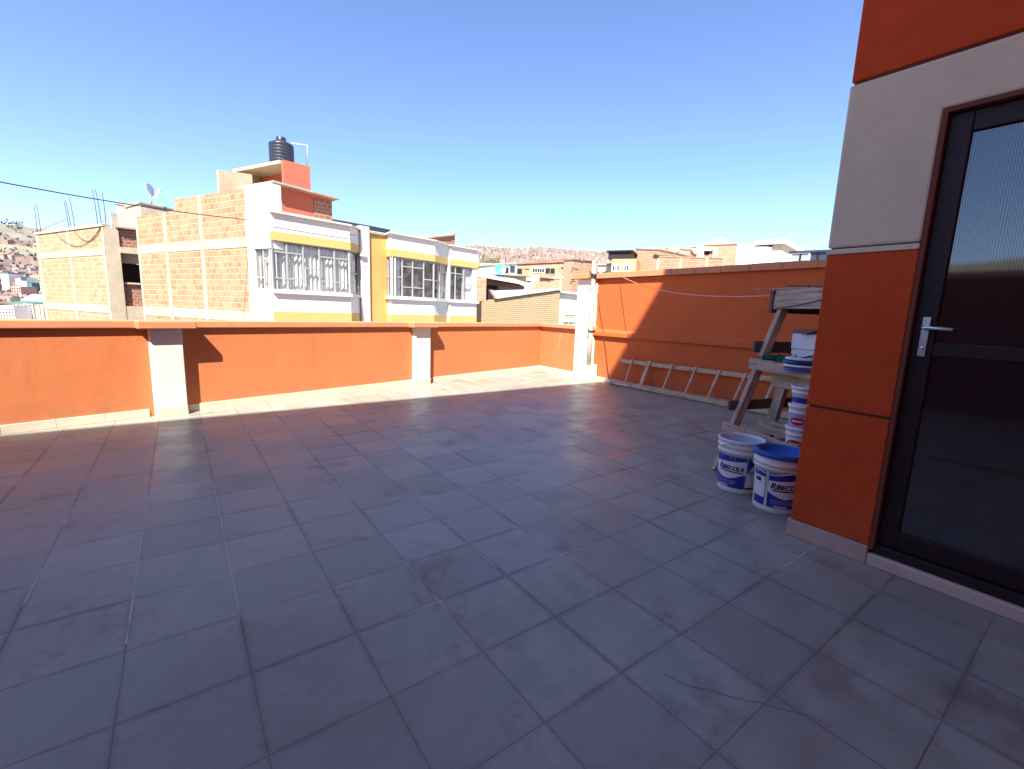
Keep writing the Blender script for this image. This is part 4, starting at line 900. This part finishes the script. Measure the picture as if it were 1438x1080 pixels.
dl = atd(702, 33); dish(onplane(702, 392, dl, (fw.x,fw.y,0)), .40, (-.5,-.85,.35), MT['dish_blue'], 'pale blue satellite dish among the brick houses', .35)
r_, f_ = depth_block('white_shed', 'small white roof shed with dark door behind the blue dish', 'shed', 704, 724, 371.5, 370.5, 36, 37, MT['house_white'], 3, roof='concrete_grey', overhang=.1)
win(r_, f_, 708, 375, 714, 385, 'dark', None, name='doorway'); win(r_, f_, 716, 373, 722.5, 383.5, 'blue_glass', 'win_metal', 0)
r_, f_ = depth_block('concrete_house', 'unplastered pale house with a flat slab and outdoor stair', 'house', 698, 737, 386, 388.5, 34, 36, MT['concrete'], 2.5, roof='concrete_grey', overhang=.3)
mb = MB(); a, za_ = f_.uv(736,405); b, zb_ = f_.uv(752,387); mb.prism([(a,-.5),(b,-.5),(b,.4),(a,.4)], [za_-.4,zb_-.5,zb_-.5,za_-.4], [za_,zb_,zb_,za_]); a, _ = f_.uv(740,400); mb.box(a-.1, a+.05, -.4, .3, 0, zb_-.6); mb.build('stair', MT['concrete'], r_)
r_, f_ = depth_block('brick_house', 'little brick gable house in front of the long brick block', 'house', 737, 771, 403, 391, 40, 41, MT['brick_far'], 4)
a, za_ = f_.uv(737,403); m_, zm = f_.uv(751,389); b, zb_ = f_.uv(771,391.5)
mb = MB(); mb.prism([(a-.1,-.2),(m_,-.2),(m_,4.2),(a-.1,4.2)], [za_,zm,zm,za_], [za_+.2,zm+.2,zm+.2,za_+.2]); mb.prism([(m_+.001,-.2),(b+.2,-.2),(b+.2,4.2),(m_+.001,4.2)], [zm,zb_,zb_,zm], [zm+.2,zb_+.2,zb_+.2,zm+.2]); mb.prism([(a,.05),(m_,.05),(b,.05),(b,3.9),(a,3.9)], 0, [za_,zm,zb_,zb_,za_]); mb.build('gable', MT['brick_far'], r_)
r_, f_ = depth_block('brick_block', 'long three storey brick block with slot windows and open balcony', 'building', 723, 812, 371.5, 367, 52, 52, MT['brick_far'], 8, roof='brick_red', overhang=.15, roof_th=.18)
for (x0,y0,x1,y1,m_,fr_,n_) in ((726,377,733,385,'dark',None,0),(737,377.5,743,379,'dark',None,0),(748,377,764,383,'far_glass','house_white',4),(766,376.5,779,385,'dark','concrete',1),(772,385,779,389,'far_red',None,0),(771,392,778,394,'dark',None,0),(788,375.5,797,378,'dark',None,0),(802,375,811.5,377.5,'dark',None,0),(787,391.5,796,394,'dark',None,0),(801,391.5,808,394,'dark',None,0)):
    win(r_, f_, x0,y0,x1,y1,m_,fr_,n_)
mb = MB(); 
for px_ in (785,799): a = f_.x(px_); mb.box(a-.12,a+.12,-.06,0,0,f_.z(px_,389))
a, z_ = f_.uv(733,388); b, _ = f_.uv(812,388); mb.box(a,b,-.07,0,z_-.15,z_+.15); mb.build('concrete_frame', MT['concrete'], r_)
r_, f_ = depth_block('brick_block', 'tall end of the brick block rising above its long wing', 'building', 801, 834, 364.5, 367.5, 51, 54, MT['brick_far'], 8, roof='brick_red', overhang=.1, roof_th=.15)
win(r_, f_, 802, 375, 811.5, 377.3, 'dark', 'concrete', 2); win(r_, f_, 801.5, 391.5, 807, 394, 'dark', 'concrete', 1)

# ================================================================== HOUSES ABOVE THE RIGHT WALL
r_, f_ = depth_block('cream_house', 'low cream house just right of the wooden pole', 'house', 836, 856, 373, 372, 46, 45.5, MT['house_cream'], 6, roof='concrete_grey')
win(r_, f_, 839,382,842,384,'dark',None); win(r_, f_, 846,382,852,384,'dark','win_metal',1)
r_, f_ = depth_block('orange_house', 'ochre house with barred windows and a dark glazed top floor', 'house', 854, 888, 364, 363.5, 44, 43.1, MT['far_orange'], 8)
a, z0_ = f_.uv(854.5,364); b, z1_ = f_.uv(886,353.5); mb = MB(); mb.box(a,b,.1,6,z0_+.003,z1_); mb.build('glazed_storey', MT['dark_glazing'], r_)
mb = MB(); mb.box(a-.2,b+.2,-.1,6.2,z1_+.002,z1_+.15)
for i in range(9): x = a+(b-a)*i/8; mb.box(x-.04,x+.04,.04,.1,z0_+.003,z1_)
mb.build('glazing_bars', MT['frame'], r_)
win(r_, f_, 861,373,869,380,'far_glass','house_white',2,.1); win(r_, f_, 877,373,882,380,'far_glass','house_white',1,.1)
r_, f_ = depth_block('brick_house', 'big blank brick house right of the ochre house', 'house', 885.5, 919, 351, 352.5, 46, 44, MT['brick_far'], 9, roof='brick_red', overhang=.05, roof_th=.12)
mb = MB(); a, z_ = f_.uv(919,356); b, z2_ = f_.uv(945,361.5); mb.prism([(a+.01,-.2),(b,-.2),(b,2),(a+.01,2)], [z_-.12,z2_-.12,z2_,z_+.12],[z_,z2_,z2_+.12,z_+.25]); mb.build('lean_to_roof', MT['lean_to'], r_)
r_, f_ = depth_block('brick_house', 'brick house with ragged parapet behind the lean-to roof', 'house', 921, 961, 349, 352, 54, 52.6, MT['brick_far'], 6, roof='brick_red', overhang=.05, roof_th=.15)
mb = MB(); a, z_ = f_.uv(920,351); mb.box(a-.3,a+1.2,-.1,2,z_-.2,z_+.25); b, z2_ = f_.uv(944,351); mb.box(b-.5,b+.8,-.1,2,z2_-.3,z2_+.2); mb.build('tin_roof', MT['concrete_grey'], r_)
r_, f_ = depth_block('brick_wall', 'long low brick wall in front of the unfinished blocks', 'wall', 919, 1002, 361.5, 364, 42, 38, MT['brick_far'], .5, roof='brick_far', overhang=.03, roof_th=.1)
mb = MB()
for px_ in (918,949,985): a = f_.x(px_); mb.box(a-.12,a+.12,-.04,.2,0,f_.z(px_,363)); 
mb.build('concrete_column', MT['concrete'], r_)
r_, f_ = depth_block('white_house', 'small white roof room left of the unfinished block', 'house', 961, 980, 347.5, 347, 64, 63.2, MT['house_white'], 5, roof='house_white')
win(r_, f_, 968,357,978,361,'dark','concrete_grey',0)
r_, f_ = depth_block('unfinished_block', 'unfinished ochre block with dark openings and a white roof cube', 'building', 979, 1024, 345, 343.5, 58, 56, MT['brick_far'], 9, roof='concrete', overhang=.1, roof_th=.2)
mb = MB(); a, z_ = f_.uv(979,351); b, z2_ = f_.uv(1003,348); mb.box(a,b,-.3,0,z_-.2,z_+.3); a, z_ = f_.uv(992,358); b, _ = f_.uv(1003,358); mb.box(a,b,-.5,0,z_-1.8,z_-1.5); a,_ = f_.uv(1001,358); mb.box(a,a+.6,-.3,0,0,z2_); mb.build('concrete_frame', MT['concrete'], r_)
win(r_, f_, 990,351,996,358.5,'dark',None); win(r_, f_, 990,361,996,366,'dark',None); win(r_, f_, 1005,370,1012,374,'dark',None)
a, z_ = f_.uv(999,344); b, z2_ = f_.uv(1016,333); mb = MB(); mb.box(a,b,.5,4,z_+.21,z2_); mb.build('roof_cube', MT['house_white'], r_)
a, z_ = f_.uv(990,344); b, z2_ = f_.uv(999,338); mb = MB(); mb.prism([(a,1),(b-.02,1),(b-.02,4),(a,4)], z_+.21, [z_+.4,z2_,z2_,z_+.4]); mb.build('tin_roof', MT['rust_tin'], r_)
r_, f_ = depth_block('white_block', 'plain bright white apartment block under the open sky', 'building', 1024, 1071, 343, 348, 50, 47.8, MT['house_white'], 10)
mb = MB(); L_ = f_.x(1071); z_ = f_.z(1071,348); mb.box(f_.x(1049), L_+1.2, -.15, 9.5, z_+.3, z_+.75); mb.build('roof_slab', MT['house_white'], r_)
mb = MB(); mb.box(L_+.003, L_+.9, .3, 9, 0, z_+.298); mb.build('grey_side', MT['grey_wall'], r_)
r_, f_ = depth_block('glass_pavilion', 'blue grey glazed rooftop pavilion beside the stair tower', 'building', 1099, 1166, 356.5, 354, 28.5, 26.4, MT['blue_glass'], 6, roof='blue_glass', overhang=.1, roof_th=.12)
win(r_, f_, 1113,357.5,1134,367,'win_metal','house_white',0,.12)
mb = MB()
for px_ in (1100,1112,1136,1150): a = f_.x(px_); mb.box(a-.05,a+.05,-.03,0,0,f_.z(px_,356.5))
mb.build('glazing_bars', MT['frame_blue'], r_)
mb = MB(); f4 = Fr(atd(1072,33), 110, ZB)
pts = [onplane(px_, py_, f4.o, f4.n) for px_, py_ in ((1072,362),(1085,363),(1097,363.5))]; mb.tube(pts, .025, 6)
for px_ in (1080,1087,1092): mb.tube([onplane(px_,359.5,f4.o,f4.n), onplane(px_,370,f4.o,f4.n)], .02, 5)
tag(mb.build('roof_railing', MT['win_metal']), 'thin metal railing between the white block and the glass pavilion', 'railing')

# ================================================================== CITY, FAR LEFT
def tower(name, label, px0, px1, yt, D, mat, back, wins=None, roof=None, zb=-60, cap=None):
    r_, f_ = depth_block(name, label, 'building', px0, px1, yt, yt, D, D, mat, back, zb=zb, roof=roof, overhang=.6 if roof else 0, roof_th=1.0)
    if wins:
        nx, ny, y0, dy, wm, wf_ = wins; L = f_.x(px1); 
        for j in range(ny):
            for i in range(nx):
                w_ = L/nx; mb = MB(); z1_ = f_.z(px0, y0+dy*j); hh_ = (f_.z(px0, y0)-f_.z(px0, y0+dy))*.5
                mb.box(i*w_+w_*(.5-wf_/2), i*w_+w_*(.5+wf_/2), -.15, 0, z1_-hh_, z1_); mb.build('window', MT[wm], r_)
    return r_, f_
r_, f_ = tower('apartment_tower', 'tall pink and white apartment tower with a green roof edge', 16, 69, 426, 260, MT['far_pink'], 25, (10,5,428,4.2,'far_glass',.33), 'green_roof')
for a_, b_ in ((32.5,46),): mb = MB(); mb.box(f_.x(a_), f_.x(b_), -.9, -.2, 0, f_.z(40,427)); mb.build('white_bay', MT['house_white'], r_)
for j in range(5):
    for px_ in (35.5,42): mb = MB(); a = f_.x(px_); z_ = f_.z(px_,428+4.2*j); mb.box(a-.5,a+1.0,-1.0,-.85,z_-.8,z_); mb.build('window', MT['far_glass'], r_)
for px_ in (22,53,58): a = f_.x(px_); mb = MB(); mb.box(a-.6,a+.6,-.7,0,0,f_.z(px_,428)); mb.build('balcony_strip', MT['house_cream'], r_)
mb = MB(); mb.box(f_.x(64.5), f_.x(69)+.3, -.5, .2, 0, f_.z(66,427.5)); mb.build('red_corner', MT['far_red'], r_)
r_, f_ = tower('white_hall', 'low white hall with pitched roof on top of the towers', 32, 60, 421, 300, MT['house_white'], 20)
a, z_ = f_.uv(30,421); b, z2_ = f_.uv(46,413); c3, _ = f_.uv(62,421); mb = MB(); mb.prism([(a,-.5),(b,-.5),(b,20),(a,20)], z_-.5, [z_,z2_,z2_,z_]); mb.prism([(b+.01,-.5),(c3,-.5),(c3,20),(b+.01,20)], z_-.5, [z2_,z_,z_,z2_]); mb.build('roof', MT['house_white'], r_)
tower('apartment_block', 'white low apartment block at the picture edge beside the tower', -22, 16.5, 429, 250, MT['house_white'], 20, (9,4,432,4.5,'far_glass',.45), None)
r_, f_ = tower('office_tower', 'slim white high rise with a green glass side', 31, 39, 390, 452, MT['house_white'], 15)
mb = MB(); L_ = f_.x(39); a = f_.x(45); mb.box(L_+.01, a, 1, 14, 0, f_.z(42,397)); mb.build('glass_side', MT['green_roof'], r_); mb = MB(); a, z_ = f_.uv(29.5,394); b, z2_ = f_.uv(37,389); mb.box(a,b,-.4,0,z_,z2_); mb.build('crown_panel', MT['blue_glass'], r_)
tower('office_tower', 'white slab tower left of the slim high rise', 24, 31, 391.5, 458, MT['house_white'], 15, (3,3,394,5,'far_glass',.5))
tower('city_building', 'white block with green edge on the far slope', 4.5, 15, 384, 466, MT['house_white'], 15, None, 'green_roof')
tower('city_building', 'red brown block under the white slab tower', 17, 30, 402, 440, MT['far_pink'], 15, (4,2,404,4,'far_glass',.5))
tower('city_building', 'dark red roofed house left of the slim high rise', 19, 29, 396.5, 462, MT['far_red'], 15)
tower('city_building', 'ochre apartment building right of the slim high rise', 47, 60, 387, 464, MT['far_orange'], 15, (4,2,389,4,'far_glass',.4))
tower('city_building', 'brick apartment building close to the unfinished house', 55, 66, 409, 430, MT['brick_far'], 15, (3,3,411,4,'far_glass',.5))
tower('city_building', 'pale building lowest on the right of the far towers', 58, 68, 398, 445, MT['house_cream'], 15, (3,2,400,4,'far_glass',.5))

# ================================================================== GROUND AND HILLS
def elev(px): return math.degrees(math.atan((px-CX)/F)) + math.degrees(YAW)
def ridge(az):                                 # (distance, height) of the ridge by compass angle in degrees
    pts = [(-180,2400,.11),(-60,2400,.10),(-14,2400,.0945),(-9,2450,.098),(-4,2450,.11),(15,2300,.118),(31,1900,.128),(40,1900,.129),(47,1900,.128),(52,2000,.115),(65,2200,.09),(100,2500,.08),(180,2400,.11)]
    for (a, d0, h0), (b, d1, h1) in zip(pts[:-1], pts[1:]):
        if a <= az <= b:
            t = (az-a)/(b-a); t = t*t*(3-2*t); return d0+(d1-d0)*t, h0+(h1-h0)*t
    return 2400, .11
from mathutils import noise as mn
def hill(az, r):
    d, h = ridge(az); H_ = d*h; p = Vector((math.sin(R(az))*r, math.cos(R(az))*r, 0))
    t = (r-260)/(d-260)
    if t <= 0: z = -32 if r > 100 else -12-20*max(0,(r-60)/40)
    elif t < 1: z = -32 + (H_+32)*(.25*t+.75*t*t*(2.2-1.2*t))
    else: z = H_ - (r-d)*.12
    k = max(0, min(1, (r-600)/700)); rg = (mn.fractal(p*.0016, 1, 2, 5)*45 + mn.noise(p*.006)*10)*k*(1 if t < .8 else max(.12, 1-(t-.8)*4.2))
    return z + rg
vs = []; fs = []; AZ = [ -180+ i*1.0 for i in range(360)]; RR = [300*(1.055**i) for i in range(60)]
AZ = sorted(set([round(a,2) for a in AZ] + [round(-16+i*.25,2) for i in range(60)] + [round(25+i*.25,2) for i in range(140)]))
for a in AZ:
    for r in RR: vs.append((CAM.x+math.sin(R(a))*r, CAM.y+math.cos(R(a))*r, hill(a, r)))
nA, nR = len(AZ), len(RR)
for i in range(nA):
    for j in range(nR-1): i2 = (i+1) % nA; fs.append((i*nR+j, i*nR+j+1, i2*nR+j+1, i2*nR+j))
m, nt, b = nodes('dry hillside'); o = texco(nt)
g = noise(nt, o, .004, 8, .6); g2 = noise(nt, o, .02, 6, .7); g3 = noise(nt, o, .0035, 5, .5)
cc = mixc(nt, maprange(nt, g, .35, .65, 0, 1), (.26,.22,.17), (.33,.27,.21)); cc = mixc(nt, maprange(nt, g2, .5, .68, 0, .8), cc, (.16,.15,.125)); cc = mixc(nt, maprange(nt, g3, .56, .66, 0, .6), cc, (.14,.15,.145))
lk(nt, cc, b.inputs['Base Color']); b.inputs['Roughness'].default_value = 1; b.inputs['Specular IOR Level'].default_value = 0
mb = MB(); mb.add(vs, fs, None, True); ho = mb.build('hills', m); tag(ho, 'dry brown hills ringing the city', 'hills', kind='structure')
mb = MB(); ring = [(CAM.x+math.cos(i*math.pi/24)*305, CAM.y+math.sin(i*math.pi/24)*305) for i in range(48)]
vs = [(CAM.x,CAM.y,ZB)] + [(CAM.x+math.cos(i*math.pi/24)*60, CAM.y+math.sin(i*math.pi/24)*60, ZB) for i in range(48)] + [(x,y,-32.5) for x, y in ring]
mb.add(vs, [(0,1+i,1+(i+1)%48) for i in range(48)] + [(1+i,49+i,49+(i+1)%48,1+(i+1)%48) for i in range(48)]); tag(mb.build('ground', MT['soil']), 'ground between the houses', 'ground', kind='structure')
# hillside houses: far too many to count
def colour_mesh(name, boxes, mat):
    vs = []; fs = []; cs = []
    for (x, y, z, w_, d, h, rz, c) in boxes:
        o_ = len(vs); ca, sa = math.cos(rz), math.sin(rz)
        for zz_ in (-6, h):
            for a, b_ in ((-1,-1),(1,-1),(1,1),(-1,1)): vs.append((x+ca*a*w_/2-sa*b_*d/2, y+sa*a*w_/2+ca*b_*d/2, z+zz_))
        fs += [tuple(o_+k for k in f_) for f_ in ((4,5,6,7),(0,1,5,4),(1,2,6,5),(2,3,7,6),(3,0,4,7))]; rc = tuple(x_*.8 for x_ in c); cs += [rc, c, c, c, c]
    me = bpy.data.meshes.new(name); me.from_pydata(vs, [], fs); me.materials.append(mat); ca_ = me.color_attributes.new('Col', 'FLOAT_COLOR', 'CORNER')
    for p, c in zip(me.polygons, cs):
        for li in p.loop_indices: ca_.data[li].color = (*c, 1)
    ob = bpy.data.objects.new(name, me); col.objects.link(ob); return ob
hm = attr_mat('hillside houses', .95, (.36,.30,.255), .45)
rb = random.Random(11); PAL = [(.48,.25,.17),(.52,.30,.22),(.42,.22,.15),(.56,.40,.30),(.62,.58,.53),(.5,.33,.27),(.36,.2,.15),(.66,.6,.5),(.3,.26,.24)]
bx_ = []
while len(bx_) < 12000:
    az = rb.choice((rb.uniform(26, 60), rb.uniform(26, 60), rb.uniform(60, 90))); d, h = ridge(az); r = d*(1-rb.random()**1.2*.72)
    if r > d*1.0: continue
    x, y = CAM.x+math.sin(R(az))*r, CAM.y+math.cos(R(az))*r; s_ = rb.uniform(5,10)
    bx_.append((x, y, hill(az, r), s_, rb.uniform(5,10), rb.uniform(3,8.5), rb.uniform(0,3), tuple(v*.72*rb.uniform(.8,1.15) for v in rb.choice(PAL))))
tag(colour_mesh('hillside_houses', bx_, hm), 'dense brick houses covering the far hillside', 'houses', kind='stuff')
bx_ = []
while len(bx_) < 2600:
    az = rb.uniform(-20, -4); d, h = ridge(az); t = rb.random(); r = 470+ (d-470)*t**1.6
    p = Vector((math.sin(R(az))*r, math.cos(R(az))*r, 0))
    if r > 1050 and mn.noise(p*.004) < .22: continue
    if r > d*.97: continue
    s_ = rb.uniform(5,10); bx_.append((CAM.x+p.x, CAM.y+p.y, hill(az, r), s_, rb.uniform(6,11), rb.uniform(3,9), rb.uniform(0,3), tuple(v*.72*rb.uniform(.8,1.2) for v in rb.choice(PAL))))
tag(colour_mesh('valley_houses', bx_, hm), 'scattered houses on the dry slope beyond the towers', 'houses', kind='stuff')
# dark scrub on the left slope and the ridge
mb = MB()
def clump(p, s_, n_):
    for i in range(n_):
        c = p + Vector((rb.gauss(0,s_*.6), rb.gauss(0,s_*.6), abs(rb.gauss(0,s_*.4)))); u = Vector((rb.gauss(0,1),rb.gauss(0,1),rb.gauss(0,1))).normalized()*s_*.35; v = Vector((rb.gauss(0,1),rb.gauss(0,1),rb.gauss(0,1))).normalized()*s_*.35
        mb.add([c-u, c+v, c+u, c-v], [(0,1,2,3)])
for i in range(260):
    az = rb.uniform(-16,-4); d, h = ridge(az); r = rb.choice([rb.uniform(380,650), rb.gauss(1900,120), rb.uniform(700,1800)]); p = Vector((CAM.x+math.sin(R(az))*r, CAM.y+math.cos(R(az))*r, hill(az, r))); clump(p, 7*(r/900)**.5, 9)
for i in range(46):
    az = rb.uniform(29,52); d, h = ridge(az); r = d*rb.choice([.985, rb.uniform(.5,.97)]); p = Vector((CAM.x+math.sin(R(az))*r, CAM.y+math.cos(R(az))*r, hill(az, r)+3)); clump(p, 7, 14)
m = paint('dark scrub', (.10,.12,.075), .95, .3, .05, 1, 0); tag(mb.build('hill_scrub', m), 'dark scrub and trees scattered over the far slopes', 'scrub', kind='stuff')
